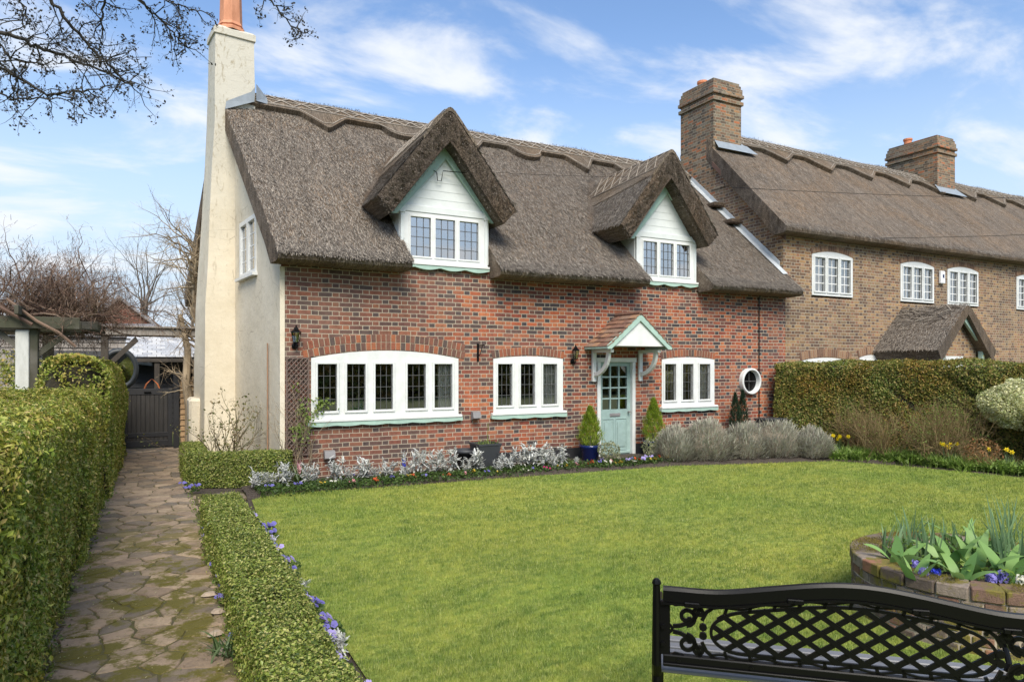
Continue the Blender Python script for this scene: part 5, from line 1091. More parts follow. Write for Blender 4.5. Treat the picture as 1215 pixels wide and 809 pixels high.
# hyacinth and tulip clump near the wall
def hyacinth(x, y, z, col, label, sd, h=.2):
    r = np.random.default_rng(sd); t = thing('hyacinth', label, 'hyacinth', (x, y, z)); m = MB(); n = 7; blades(m, np.tile([x, y, z], (n, 1)), np.column_stack([r.normal(0, .5, n), r.normal(0, .5, n), np.ones(n)]), h*1.05, .024, .6, 4, r, tip=.2); m.build('leaf', MT['tuft'], t)
    m = MB(); k = 90; th = r.uniform(0, 6.28, k); f = r.random(k); P = np.column_stack([x+.026*np.cos(th), y+.026*np.sin(th), z+h*(.45+.6*f)]); leaves(m, P, np.column_stack([np.cos(th), np.sin(th), .3+0*f]), .026, .7, .5, r); m.build('flower_spike', col, t); return t
MT['pblue'] = petalmat('deep_blue', (.05,.08,.62)); MT['plil'] = petalmat('soft_lilac', (.34,.30,.72)); MT['ppink'] = petalmat('shell_pink', (.75,.42,.45)); MT['pyel'] = petalmat('daffodil_yellow', (.90,.68,.02)); MT['pwht'] = petalmat('cream_white', (.82,.80,.68))
hyacinth(3.72, 10.95, .05, MT['pblue'], 'deep blue hyacinth against the wall under the wide window', 311, .26)
for k, (x, y) in enumerate(((2.05, 10.85), (1.98, 10.98), (2.15, 10.95))): tuft(x, y, 14, .26, .035, .7, 'pleaf', 'tulip', ['green tulip leaves at the foot of the trellis, nearest the lawn', 'green tulip leaves beside the small box hedge end', 'green tulip leaves closest to the brick wall under the trellis'][k], 'tulip', 320+k)
hyacinth(2.0, 10.9, .05, MT['ppink'], 'pale pink flower rising from the tulip leaves under the trellis', 312, .34)
# side bed: leafy ground cover, daffodils
r = np.random.default_rng(330); n = 26000; s = r.random(n); q = r.random(n)
fx = np.interp(s, [0, .33, .75, 1], [11.8, 12.35, 12.9, 13.4]); fy = np.interp(s, [0, .33, .75, 1], [8.95, 7.75, 5.9, 3.3]); P = np.column_stack([fx+q*.85, fy+q*.35, .03+.16*np.abs(fnoise(fx*4+q*3, fy*4, 9))+.10*r.random(n)]); P = P[(fnoise(P[:, 0]*3.1, P[:, 1]*3.1, 12, 1.) > -.28+.5*(np.clip((.3-q), 0, 1)))]
m = MB(); leaves(m, P, np.tile([0, 0, 1.], (len(P), 1)), .055, .55, .7, r); k = 5000; i = r.integers(0, len(P), k); B = P[i].copy(); B[:, 2] = .03; blades(m, B, np.column_stack([r.normal(0, .35, k), r.normal(0, .35, k), np.ones(k)]), r.uniform(.12, .30, k), .014, .8, 3, r)
MT['cover'] = leafmat('border_leaves', [(.08,.15,.025),(.16,.27,.04),(.26,.38,.07),(.34,.44,.13)], .5, .35, .3, 3); tag(m.build('ground_cover', MT['cover'], base=(0, 0, 0)), kind='stuff')
n = 13000; s = r.random(n); x = r.uniform(1.3, 8.8, n); y = np.where(x < 7, 10.42+r.normal(0, .2, n), 10.2+r.normal(0, .12, n)); m = MB(); leaves(m, np.column_stack([x, y, .05+.09*r.random(n)**1.5]), np.tile([0, 0, 1.], (n, 1)), .038, .6, .8, r); tag(m.build('low_bedding_leaves', MT['pleaf'], base=(0, 0, 0)), kind='stuff')
def daffodil(x, y, n, label, sd):
    r = np.random.default_rng(sd); t = thing('daffodil', label, 'daffodil', (x, y, 0), 'yellow daffodil clumps in the side bed'); m = MB(); k = 34; blades(m, np.column_stack([x+r.normal(0, .07, k), y+r.normal(0, .07, k), np.zeros(k)]), np.column_stack([r.normal(0, .2, k), r.normal(0, .2, k), np.ones(k)]), r.uniform(.25, .42, k), .014, .5, 4, r, tip=.1)
    F_ = []
    for i in range(n): p = np.array([x+r.normal(0, .12), y+r.normal(0, .12), 0]); q = p+np.array([r.normal(0, .03), r.normal(0, .03), r.uniform(.36, .46)]); m.tube([p, q], .004, 4); F_.append(q)
    m.build('leaf', MT['tuft'], t); m = MB()
    for q in F_:
        nd = norm(np.array([-.8, -.5, .1])+r.normal(0, .35, 3)); u = norm(np.cross(nd, [0, 0, 1.])); v = np.cross(nd, u)
        for j in range(6): a = j*math.pi/3; d = u*math.cos(a)+v*math.sin(a); e = -u*math.sin(a)+v*math.cos(a); m.add([q, q+d*.025+e*.013, q+d*.048, q+d*.025-e*.013], [[0, 1, 2, 3]])
        P = [q+nd*z for z in (0, .014, .028)]; m.tube(P, [.010, .012, .018], 7, cap=False)
    m.build('petals', MT['pyel'], t)
daffodil(12.3, 9.15, 7, 'yellow daffodil clump beside the rightmost lavender', 341); daffodil(12.95, 7.3, 6, 'yellow daffodil clump at the foot of the green flecked shrub', 342); daffodil(13.15, 6.35, 3, 'small daffodil clump below the variegated shrub', 343)
for k, (x, y) in enumerate(((12.55, 7.45), (12.6, 6.9), (12.85, 6.35), (12.45, 7.75), (12.95, 5.9))):
    tuft(x, y, 26, .3, .035, .8, 'cover', 'border_plant', ['broad leaved green plant on the lawn edge below the bare shrubs', 'bright green strappy plant at the lawn edge left of the dead leaved shrub', 'leafy green plant at the lawn edge in front of the dead leaved shrub', 'fresh green plant on the lawn edge nearest the lavender', 'broad leaved green plant at the right edge of the photo by the lawn'][k], 'plant', 350+k, spread=.07, d0=.45)
for k in range(5):
    x, y = 12.0+k*.2, 8.75-k*.3
    tuft(x, y, 30, .22, .03, .9, 'cover', 'border_plant', f"{['greyish','pale','low','dense','glossy'][k]} green leafy plant, {['first','second','third','fourth','fifth'][k]} along the lawn edge from the lavender", 'plant', 360+k, spread=.09, d0=.6)
# ------------------------------------------------------------------ lawn blades (denser near the camera)
from math import atan2
r = np.random.default_rng(400); NB = 520000; poly = np.array(lawn)
t_ = 2.4*np.exp(r.random(NB*2)*math.log(14/2.4)); u_ = r.uniform(-60, 1330, NB*2); G = t_[:, None]*(FW[None, :2]+((u_-607.5)/F)[:, None]*RT[None, :2])
def inside(P, poly):
    c = np.zeros(len(P), bool); n = len(poly)
    for i in range(n):
        (x1, y1), (x2, y2) = poly[i], poly[(i+1) % n]; k = ((y1 > P[:, 1]) != (y2 > P[:, 1])); c ^= k & (P[:, 0] < (x2-x1)*(P[:, 1]-y1)/(y2-y1+1e-12)+x1)
    return c
ok = inside(G, poly) & (np.hypot(G[:, 0]-5.4, G[:, 1]-2.9) > .82); G = G[ok][:NB]; n = len(G); tt = G @ FW[:2]; sc_ = np.clip(tt/4.5, .8, 2.4); h = r.uniform(.010, .036, n)*(1+.5*(r.random(n) < .04))*(1+.25*fnoise(G[:, 0]*2, G[:, 1]*2, 6))*(1+.12*sc_); wv = .0022*sc_
a = r.uniform(0, 6.28, n); lean = np.abs(r.normal(0, .45, n)); D = np.column_stack([np.cos(a)*lean, np.sin(a)*lean, np.ones(n)]); D = norm(D); b = r.uniform(0, 3.14, n); Bv = np.column_stack([np.cos(b), np.sin(b), 0*b])*(wv/1)[:, None]; P0 = np.column_stack([G, np.full(n, .010)])
V = np.stack([P0-Bv, P0+Bv, P0+D*h[:, None]], 1).reshape(-1, 3); tag(MB().add(V, np.arange(3*n).reshape(n, 3)).build('grass', MT['blade'], base=(0, 0, 0)), kind='stuff')
# debris and moss flecks on the path
r = np.random.default_rng(410); n = 1700; P = np.column_stack([r.uniform(-.62, .46, n), 2.5+12*r.random(n)**1.3, np.full(n, .034)]); P[:, 0] = np.where(r.random(n) < .5, -.6+np.abs(r.normal(0, .25, n)), P[:, 0]); m = MB(); leaves(m, P, np.tile([0, 0, 1.], (n, 1)), .014, .5, .25, r); tag(m.build('leaf_litter', leafmat('fallen_flecks', [(.35,.32,.12),(.5,.46,.28),(.22,.25,.06),(.28,.17,.09)]), base=(0, 0, 0)), kind='stuff')
n = 900; P = np.column_stack([np.where(r.random(n) < .6, -.62+np.abs(r.normal(0, .05, n)), .48-np.abs(r.normal(0, .03, n))), r.uniform(2.5, 16, n), np.full(n, .03)]); m = MB(); leaves(m, P, np.tile([0, 0, 1.], (n, 1)), .03, .6, .6, r); tag(m.build('path_weeds', MT['newleaf'], base=(0, 0, 0)), kind='stuff')
for k, (x, y) in enumerate(((.40, 6.0), (.43, 5.55), (.38, 5.1), (.41, 4.75))):
    m = MB(); q = np.linspace(0, 2*math.pi, 9)[:-1]; rr_ = np.random.default_rng(k); R_ = .05*(1+rr_.uniform(-.3, .3, 8)); m.add([(x+a_*math.cos(b_)*1.2, y+a_*math.sin(b_)*.7, .035) for a_, b_ in zip(R_, q)]+[(x+a_*.7*math.cos(b_), y+a_*.5*math.sin(b_), .06) for a_, b_ in zip(R_, q)], [list(range(8, 16))]+[[i, (i+1) % 8, 8+(i+1) % 8, 8+i] for i in range(8)])
    tag(m.build('edging_stone', stuffmat('pale_stone', (.42,.34,.26), (.30,.24,.19), 20) if k == 0 else bpy.data.materials['pale_stone']), ['loose pale stone on the path edge, farthest from the camera', 'loose pale stone on the path edge, second from the far one', 'loose pale stone on the path edge, second nearest', 'loose pale stone on the path edge, nearest the camera'][k], 'stone', 'loose stones by the box hedge')
# ------------------------------------------------------------------ round brick planter
cx, cy, ra, hp = 5.42, 2.90, .80, .445
t = thing('round_brick_planter', 'round mossy old brick planter on the lawn behind the bench', 'planter', (cx, cy, 0)); m = MB(); r = np.random.default_rng(420); rows = 5; rh = .074
for k in range(rows+1):
    top = k == rows; nb = 38 if not top else 26; z0 = k*rh-.01; hh = rh-.010 if not top else .085
    for j in range(nb):
        a = (j+.5*(k % 2))*2*math.pi/nb+r.normal(0, .004); L = 2*math.pi*ra/nb-.012; cr_, sr_ = math.cos(a), math.sin(a); Mx = np.array([[-sr_, cr_, 0], [cr_, sr_, 0], [0, 0, 1]]); dp = .11 if not top else .20; rad = ra-dp/2+r.normal(0, .003)+(.012 if top else 0)
        Mr = Mx @ np.array([[1, 0, r.normal(0, .02)], [0, 1, 0], [0, 0, 1]]); m.bbox(-L/2, L/2, -dp/2, dp/2, 0, hh, .007, (Mr, np.array([cx+rad*cr_, cy+rad*sr_, z0])))
m.build('bricks', MT['old_brick'], t); m = MB(); m.lathe((cx, cy, 0), [(ra-.008, -.02), (ra-.008, hp-.03), (ra-.05, hp-.012), (ra-.18, hp-.012), (ra-.19, hp-.06)], 48); m.build('mortar', MT['mortar'], t, smooth=True)
m = MB(); n = 14; th = np.linspace(0, 2*math.pi, 37); G = [];
for k in range(n+1): f = k/n*(ra-.18); G.append([(cx+f*math.cos(a), cy+f*math.sin(a), hp-.07+.03*math.sin(f*9+a*3)*(f > 0)) for a in th])
m.grid(np.array(G)); m.build('soil', MT['soil'], t)
m = MB(); n = 15000; a = r.uniform(0, 6.28, n); q = r.random(n); msk = fnoise(a*5, q*1.5, 5, 1.)+.22*np.sin(a*1+1.8) > -.16; a, q = a[msk], q[msk]; n = len(a); rr_ = ra-.19+.20*q; P = np.column_stack([cx+rr_*np.cos(a), cy+rr_*np.sin(a), hp-.005+.012*np.sin(q*3.14)+.004*r.normal(0, 1, n)]); blades(m, P, norm(r.normal(0, .6, (n, 3))+np.array([0, 0, 1])), .014, .004, .3, 1, r, tip=.4); m.build('moss', leafmat('yellow_moss', [(.13,.11,.015),(.22,.19,.025),(.30,.25,.05)], .9, .3, .4, 9), t)
MT['tulip'] = leafmat('tulip_leaves', [(.12,.25,.07),(.20,.36,.10),(.30,.47,.14)], .45, .3, .15); MT['daffleaf'] = leafmat('daffodil_leaves', [(.12,.21,.10),(.18,.29,.14),(.25,.37,.18)], .45, .3, .15)
def tulip(x, y, s, label, sd):
    r = np.random.default_rng(sd); n = 5; th = r.uniform(0, 6.28)+np.arange(n)*2.4; m = MB(); P = np.column_stack([x+.02*np.cos(th), y+.02*np.sin(th), np.full(n, hp-.06)]); o = r.uniform(.15, .75, n); blades(m, P, np.column_stack([np.cos(th)*o, np.sin(th)*o, np.ones(n)]), 1.2*s*r.uniform(.75, 1.1, n), .072*r.uniform(.8, 1.2, n), 1.1, 9, r, tip=.04); tag(m.build('tulip_plant', MT['tulip'], smooth=True), label, 'tulip', 'broad leaved tulips in the brick planter')
def at_planter(u, v): z = hp-.05; t0 = (CAMH-z)*F/(v-432); p = W(u, v, t0); return p[0], p[1]
tl = [(1065, 672, .25, 'broad leaved tulip at the left rim of the planter'), (1085, 690, .26, 'tulip with a leaf flopping over the near left rim'), (1128, 676, .30, 'tall tulip left of the planter centre'), (1140, 692, .24, 'low tulip with pale wide leaves on the near rim'), (1160, 682, .28, 'spreading tulip in the middle of the planter'), (1170, 668, .30, 'upright tulip behind the planter middle'), (1150, 662, .32, 'dark leaved tall tulip at the back of the planter'), (1196, 690, .27, 'tulip near the right frame edge of the planter'), (1215, 675, .27, 'tulip at the far right of the planter')]
for k, (u, v, s, lb) in enumerate(tl): x, y = at_planter(u, v); tulip(x, y, s, lb, 500+k)
df = [(1055, 660, .26, 9, 'short daffodil leaf clump at the far left rim'), (1075, 656, .30, 14, 'daffodil leaf clump behind the leftmost tulip'), (1102, 668, .32, 18, 'dense daffodil leaf clump left of centre'), (1118, 664, .28, 12, 'daffodil leaf clump behind the tall tulip'), (1183, 680, .45, 16, 'tallest daffodil leaf clump, right of centre'), (1200, 672, .42, 14, 'tall daffodil leaf clump behind the right tulips'), (1212, 684, .34, 14, 'daffodil leaf clump at the right frame edge'), (1135, 655, .24, 9, 'short daffodil leaf clump at the back of the planter')]
for k, (u, v, s, n, lb) in enumerate(df): x, y = at_planter(u, v); tuft(x, y, int(n*1.4), s*1.28, .018, .25, 'daffleaf', 'daffodil_plant', lb, 'daffodil leaves', 520+k, hp-.06, 'daffodil leaves in the brick planter', .03, .16)
for k, (u, v, c, lb) in enumerate(((1096, 690, 'plil', 'short blue lilac hyacinth on the near left of the planter'), (1110, 690, 'pblue', 'small deep blue hyacinth right of the lilac one'), (1190, 694, 'plil', 'lilac hyacinth between tulip leaves at the right'), (1212, 700, 'pwht', 'cream white hyacinth at the near right rim'), (1088, 680, 'plil', 'faded lilac hyacinth behind the first one'), (1176, 696, 'plil', 'low purple hyacinth right of the planter middle'))): x, y = at_planter(u, v); hyacinth(x, y, hp-.07, MT[c], lb, 540+k, .105)
r = np.random.default_rng(560); n = 700; a = r.uniform(0, 6.28, n); q = np.sqrt(r.random(n))*.55; m = MB(); leaves(m, np.column_stack([cx+q*np.cos(a), cy+q*np.sin(a), hp-.04+.10*r.random(n)]), np.tile([0, 0, 1.], (n, 1)), .05, .6, .8, r); tag(m.build('planter_ground_cover', MT['cover'], base=(0, 0, 0)), kind='stuff')
# ------------------------------------------------------------------ cast iron bench (back towards the camera)
A0 = np.array([2.085, 2.50]); A1 = np.array([3.28, 1.43]); Lb = float(np.hypot(*(A1-A0))); ub = (A1-A0)/Lb; ang = math.atan2(ub[1], ub[0])
B = thing('cast_iron_bench', 'black cast iron garden bench with lattice back, seen from behind', 'bench', (A0[0], A0[1], 0))
def BB(mb, name, mat, parent=None, smooth=False):       # local x along the back, y towards the seat
    mb.rot(ang); mb.v = [v+np.array([A0[0], A0[1], 0]) for v in mb.v]; return mb.build(name, mat, parent or B, smooth=smooth)
cL = Lb*.53
def top(x): q = (x-cL)/(Lb*.25); return .845+.075*math.exp(-q*q*1.0)-.008*math.exp(-((abs(x-cL)-Lb*.36)/(Lb*.09))**2)
xs = np.linspace(.03, Lb-.03, 70)
def sweep(mb, xs, zf, sect):
    G = np.array([[(x, sy, zf(x)+sz) for sy, sz in sect+[sect[0]]] for x in xs]); mb.grid(G); mb.add(G[0][:-1], [list(range(len(sect)))]); mb.add(G[-1][:-1], [list(range(len(sect)))[::-1]])
m = MB(); sweep(m, xs, top, [(-.020, -.048), (-.022, .004), (-.012, .017), (.012, .017), (.022, .004), (.020, -.048)]); sweep(m, xs, top, [(-.028, -.060), (-.028, -.050), (.028, -.050), (.028, -.060)]); BB(m, 'top_rail', MT['iron'])
zb0 = .548; m = MB(); m.bbox(.03, Lb-.03, -.02, .02, zb0-.045, zb0+.004, .005); m.bbox(.03, Lb-.03, -.034, -.0205, zb0-.045, zb0-.03, .003); BB(m, 'lower_rail', MT['iron'])
def ribbon(mb, P, w=.013, d=.012, y0=0.):
    P = np.array(P, float); T = np.gradient(P, axis=0); T /= np.linalg.norm(T, axis=1)[:, None]+1e-9; Nn = np.column_stack([-T[:, 1], T[:, 0]]); a, b = P+Nn*w/2, P-Nn*w/2
    G = np.array([[(a[i, 0], y0-d/2, a[i, 1]), (a[i, 0], y0+d/2, a[i, 1]), (b[i, 0], y0+d/2, b[i, 1]), (b[i, 0], y0-d/2, b[i, 1]), (a[i, 0], y0-d/2, a[i, 1])] for i in range(len(P))]); mb.grid(G); mb.add(G[0][:-1], [[0, 1, 2, 3]]); mb.add(G[-1][:-1], [[3, 2, 1, 0]])
m = MB(); xl, xr = .245, Lb-.205; ztop = lambda x: top(x)-.090; zbot = zb0+.032; zm = lambda x: (ztop(x)+zbot)/2
def outl(x, s, ins=0):          # oval like outline: half circle ends joined by the arched top and flat bottom
    hgt = (ztop(x)-zbot)/2-ins; rad = .135; e = max(0, (xl+rad-x)/rad, (x-(xr-rad))/rad); return zm(x)+s*hgt*math.sqrt(max(0, 1-min(e, 1)**2))
X = np.concatenate([xl+.135*(1-np.cos(np.linspace(0, math.pi/2, 10))), np.linspace(xl+.14, xr-.14, 40), xr-.135+.135*np.sin(np.linspace(0, math.pi/2, 10))])
for s in (-1, 1): ribbon(m, [(x, outl(x, s)) for x in X], .014)
# diagonal lattice clipped to the outline
pt = .118; sl = .66
for s in (1, -1):
    for k in np.arange(-2.2, 3.2, pt):
        P = []
        for x in np.linspace(xl, xr, 260):
            z = .665+s*sl*(x-cL-k)
            if outl(x, -1)-.001 <= z <= outl(x, 1)+.001: P.append((x, z))
        if len(P) > 2: ribbon(m, [P[0], P[-1]], .0225, .010, .002*s)
# upper and lower wavy straps
for s in (1, -1):
    P = [(x, (ztop(x)+.020 if s > 0 else zbot-.018)+.006*math.sin((x-xl)*34)) for x in np.linspace(xl+.0, xr, 90)]; ribbon(m, P, .009)
for x in np.arange(xl+.06, xr, .105): ribbon(m, [(x, ztop(x)-.004), (x+.012, top(x)-.058)], .014); ribbon(m, [(x, zbot+.004), (x+.01, zb0+.002)], .014)
# scrolls at both ends
def scroll(c, r0, a0, turns, sg):
    a = np.linspace(0, turns*2*math.pi, 26); rr = r0*(1-.72*a/a[-1]); return [(c[0]+q*math.cos(a0+sg*b), c[1]+q*math.sin(a0+sg*b)) for q, b in zip(rr, a)]
for s in (1, -1):
    for end in (0, 1):
        ex = .075 if end == 0 else Lb-.06; fx_ = 1 if end == 0 else -1; zc0 = zm(ex)
        def fl(P): return P
        ribbon(m, [(ex+fx_*(x), zc0+s*z) for x, z in [(0, .012), (.035, .018), (.07, .035), (.10, .06), (.12, .10), (.125, .14)]], .018)
        ribbon(m, [(ex+fx_*x, zc0+s*z) for x, z in scroll((.062, .062), .042, -1.6, 1.25, 1)], .018); ribbon(m, [(ex+fx_*x, zc0+s*z) for x, z in scroll((.118, .085), .026, 3.6, 1.0, -1)], .016)
        ribbon(m, [(ex+fx_*x, zc0+s*z) for x, z in [(-.02, .13), (.01, .115), (.045, .12), (.07, .14)]], .017); ribbon(m, [(ex+fx_*x, zc0+s*z) for x, z in [(-.03, .03), (-.01, .012), (.0, .0)]], .012)
        ribbon(m, [(ex+fx_*x, zc0+s*z) for x, z in [(.13, .05), (.15, .09), (.185, .118), (.23, .128)]], .016); m.tube([(ex+fx_*.135, -.008, zc0+s*.02), (ex+fx_*.135, .008, zc0+s*.02)], .018, 8)
    
BB(m, 'lattice_back', MT['iron'])
for x0 in (0, Lb):
    m = MB(); sg = 1 if x0 == 0 else -1
    for w_, y_, d_ in ((.030, 0, .03),): 
        P = [(x0, .05, .43), (x0, .0, .5), (x0, -.005, .62), (x0, -.005, .80), (x0, -.005, .878)]; m.tube(P, [.024, .023, .021, .019, .017], 10); m.lathe((x0, -.005, .87), [(.019, 0), (.022, .006), (.018, .02), (.010, .028), (0, .030)], 10)
    m.bbox(x0+(.012 if sg > 0 else -.062), x0+(.062 if sg > 0 else -.012), -.012, .012, zb0, .80, .004)
    m.tube([(x0, .0, .66), (x0, .15, .69), (x0, .32, .68), (x0, .47, .665), (x0, .52, .63), (x0, .50, .60)], [.018, .018, .019, .02, .018, .012], 8); m.tube([(x0, .42, .66), (x0, .44, .56), (x0, .40, .50), (x0, .44, .42)], .014, 8)
    m.tube([(x0, .05, .43), (x0, .03, .25), (x0, -.03, .10), (x0, -.09, .02), (x0, -.12, .02)], [.024, .022, .02, .02, .022], 8); m.tube([(x0, .44, .42), (x0, .47, .25), (x0, .47, .10), (x0, .50, .02), (x0, .54, .02)], [.022, .02, .02, .02, .022], 8); m.tube([(x0, .03, .42), (x0, .24, .40), (x0, .45, .42)], .016, 8)
    m.tube([(x0, .04, .22), (x0, .16, .30), (x0, .24, .39), (x0, .32, .30), (x0, .46, .22)], .010, 6)
    BB(m, 'end_frame', MT['iron'], smooth=False)
for k in range(6): m = MB(); y0 = .05+k*.072; z = .435-.012*math.sin(k/5*3.14); m.bbox(.0, Lb, y0, y0+.058, z, z+.02, .005); BB(m, 'seat_slat', MT['seat'])
for x in (.16, .245+.36, Lb-.5, Lb-.16): m = MB(); z = top(x)-.052; m.bbox(x-.035, x+.035, -.032, -.0225, z-.012, z+.012, .004); m.tube([(x, -.04, z), (x, -.022, z)], .008, 8); BB(m, 'bolt', MT['iron'])
for z in (.60, .68, .79): m = MB(); m.tube([(.03, -.026, z), (.03, -.008, z)], .010, 8); BB(m, 'bolt', MT['iron'])
for x in (.1, .42, Lb-.3): m = MB(); m.tube([(x, -.028, zb0-.018), (x, -.01, zb0-.018)], .009, 8); BB(m, 'bolt', MT['iron'])
# ------------------------------------------------------------------ left background: pergolas, gate, sheds, trees
t = thing('pergola', 'mossy timber pergola with one white painted post, carrying the wisteria', 'pergola', (-1.75, 11.7, 0)); 
m = MB(); m.bbox(-1.72, -1.56, 11.62, 11.78, 0, 2.38, .01); m.build('white_post', MT['oldwhite'], t)
for a, b, c, d in ((-1.558, -1.46, 11.64, 11.79), (-3.6, -3.46, 11.64, 11.79), (-1.72, -1.56, 14.2, 14.35), (-3.6, -3.46, 14.2, 14.35)): m = MB(); m.bbox(a, b, c, d, 0, 2.45, .01); m.build('post', MT['mosswood'], t)
m = MB(); m.bbox(-5.5, -.95, 11.56, 11.615, 2.40, 2.57, .006); m.bbox(-5.5, -.95, 11.79, 11.84, 2.36, 2.52, .006); m.bbox(-5.5, -1.1, 14.2, 14.25, 2.40, 2.56, .006); m.bbox(-1.67, -1.62, 11.2, 14.8, 2.575, 2.70, .006); m.build('beam', MT['mosswood'], t)
m = MB()
for k, y in enumerate((11.95, 12.5, 13.1, 13.7)): m.bbox(-5.5, -.75, y, y+.05, 2.42, 2.54, .005)
m.prism([(-1.46, 11.70, 2.1), (-1.46, 11.70, 2.0), (-1.05, 11.70, 2.36), (-1.15, 11.70, 2.38)], (0, .07, 0)); m.prism([(-1.56, 11.70, 1.95), (-2.0, 11.70, 2.38), (-1.9, 11.70, 2.38), (-1.56, 11.70, 2.05)], (0, .07, 0)); m.build('cross_beam', MT['mosswood'], t)
# wisteria on the pergola
r = np.random.default_rng(601); t = thing('wisteria', 'leafless tangled wisteria covering the mossy pergola', 'wisteria', (-2.2, 12, 0)); m = MB(); tips = []
m.tube([(-1.95, 11.8, 0), (-2.0, 11.85, .8), (-2.3, 11.9, 1.2), (-2.1, 11.85, 1.6), (-2.45, 11.9, 1.9), (-2.2, 11.9, 2.4), (-1.9, 12, 2.75)], [.07, .06, .055, .05, .05, .045, .04], 8)
for k in range(120):
    x = -5.0+4.2*r.random(); tips += twigs(m, (x, 11.8+r.uniform(0, 2.2), 2.6), (r.normal(.5, .8), r.normal(-.1, .5), r.uniform(.2, .75)), r.uniform(.55, .92), .016, 3, r, .75, seg=5, n=4, shrink=.55, wig=.3, kids=(3, 5), up=.3)
for k in range(26):
    x = -1.7+r.uniform(-.3, .4); tips += twigs(m, (x, 11.8+r.uniform(0, 1.5), 2.55), (r.uniform(.4, .9), r.normal(0, .4), r.uniform(.45, .9)), r.uniform(.55, .8), .016, 3, r, .7, seg=5, n=4, shrink=.55, wig=.3, kids=(3, 5))
m.tube([(-1.8, 11.5, 2.8), (-1.45, 11.5, 2.5), (-1.2, 11.5, 2.35), (-1.0, 11.55, 2.15)], .022, 6); m.tube([(-3.2, 11.5, 2.85), (-2.4, 11.5, 2.9), (-1.9, 11.5, 2.7), (-1.5, 11.45, 2.45)], .026, 6)
m.build('branch', MT['wistwig'], t); T = np.array(tips); k = 34000; P = T[r.integers(0, len(T), k)]+r.normal(0, .035, (k, 3)); D = norm(r.normal(0, 1, (k, 3))+np.array([.1, -.1, .2])); m = MB(); blades(m, P, D, r.uniform(.04, .15, k), .006, .4, 2, r, tip=.6); m.build('twig', MT['wistwig'], t)
# timber arch over the gate
t = thing('timber_arch', 'dark timber arch frame over the black garden gate', 'garden arch', (-.3, 16.9, 0)); m = MB()
m.bbox(-1.0, -.86, 16.7, 16.84, 0, 2.55, .008); m.build('post', MT['oak'], t); m = MB(); m.bbox(1.0, 1.13, 16.7, 16.84, 0, 2.55, .008); m.build('post', MT['oak'], t); m = MB(); m.bbox(-1.15, 1.4, 16.66, 16.72, 2.52, 2.68, .006); m.bbox(-1.15, 1.4, 16.86, 16.92, 2.50, 2.66, .006); m.bbox(-1.3, 1.4, 16.60, 16.98, 2.682, 2.72, .005); m.build('beam', MT['greywood'], t)
m = MB(); m.prism([(-.86, 16.73, 1.95), (-.86, 16.73, 1.82), (-.30, 16.73, 2.40), (-.36, 16.73, 2.5)], (0, .08, 0)); m.build('brace', MT['oak'], t)
# gate
t = thing('garden_gate', 'black timber garden gate closing the end of the paved path', 'gate', (-.15, 17.15, 0)); m = MB(); y = 17.12; x0, x1 = -.62, .36
m.bbox(x0, x1, y, y+.05, 1.22, 1.36, .006); m.bbox(x0, x1, y, y+.05, .28, .38, .006); m.bbox(x0, x1, y, y+.05, .06, .20, .006)
for a in (x0, x1-.09): m.bbox(a, a+.09, y-.002, y+.052, .05, 1.37, .006)
m.build('gate_frame', MT['black'], t); m = MB(); k = 9
for i in range(k): a = x0+.09+(x1-x0-.18)*i/k; m.bbox(a+.003, a+(x1-x0-.18)/k-.003, y+.012, y+.035, .06, 1.24, .004)
m.box(x0+.05, x1-.05, y+.033, y+.045, .05, 1.25)
m.build('board_panel', stuffmat('worn_black_boards', (.035,.031,.028), (.018,.017,.016), 4, .7, stretch=(6, 6, .7)), t); m = MB(); m.bbox(x0+.42, x0+.56, y-.03, y-.003, 1.26, 1.29, .004); m.build('latch', MT['iron'], t)
m = MB(); m.bbox(.38, .50, 17.0, 17.14, 0, 1.68, .01); m.bbox(.36, .52, 16.98, 17.16, 1.681, 1.72, .01); tag(m.build('gate_post', MT['black']), 'black square gate post at the hinge side, right of the gate', 'gate post')
m = MB(); m.bbox(-.80, -.66, 17.0, 17.14, 0, 1.55, .01); tag(m.build('gate_post', MT['black']), 'black gate post on the left, half hidden by the tall hedge', 'gate post')
m = MB()
for i in range(12): z = .02+i*.125; m.prism([(.51, 17.05, z), (1.15, 17.05, z), (1.15, 17.08, z+.14), (.53, 17.08, z+.14)], (0, .015, 0))
tag(m.build('board_fence', MT['tanwood']), 'short tan overlap board fence between gate post and gable', 'fence')
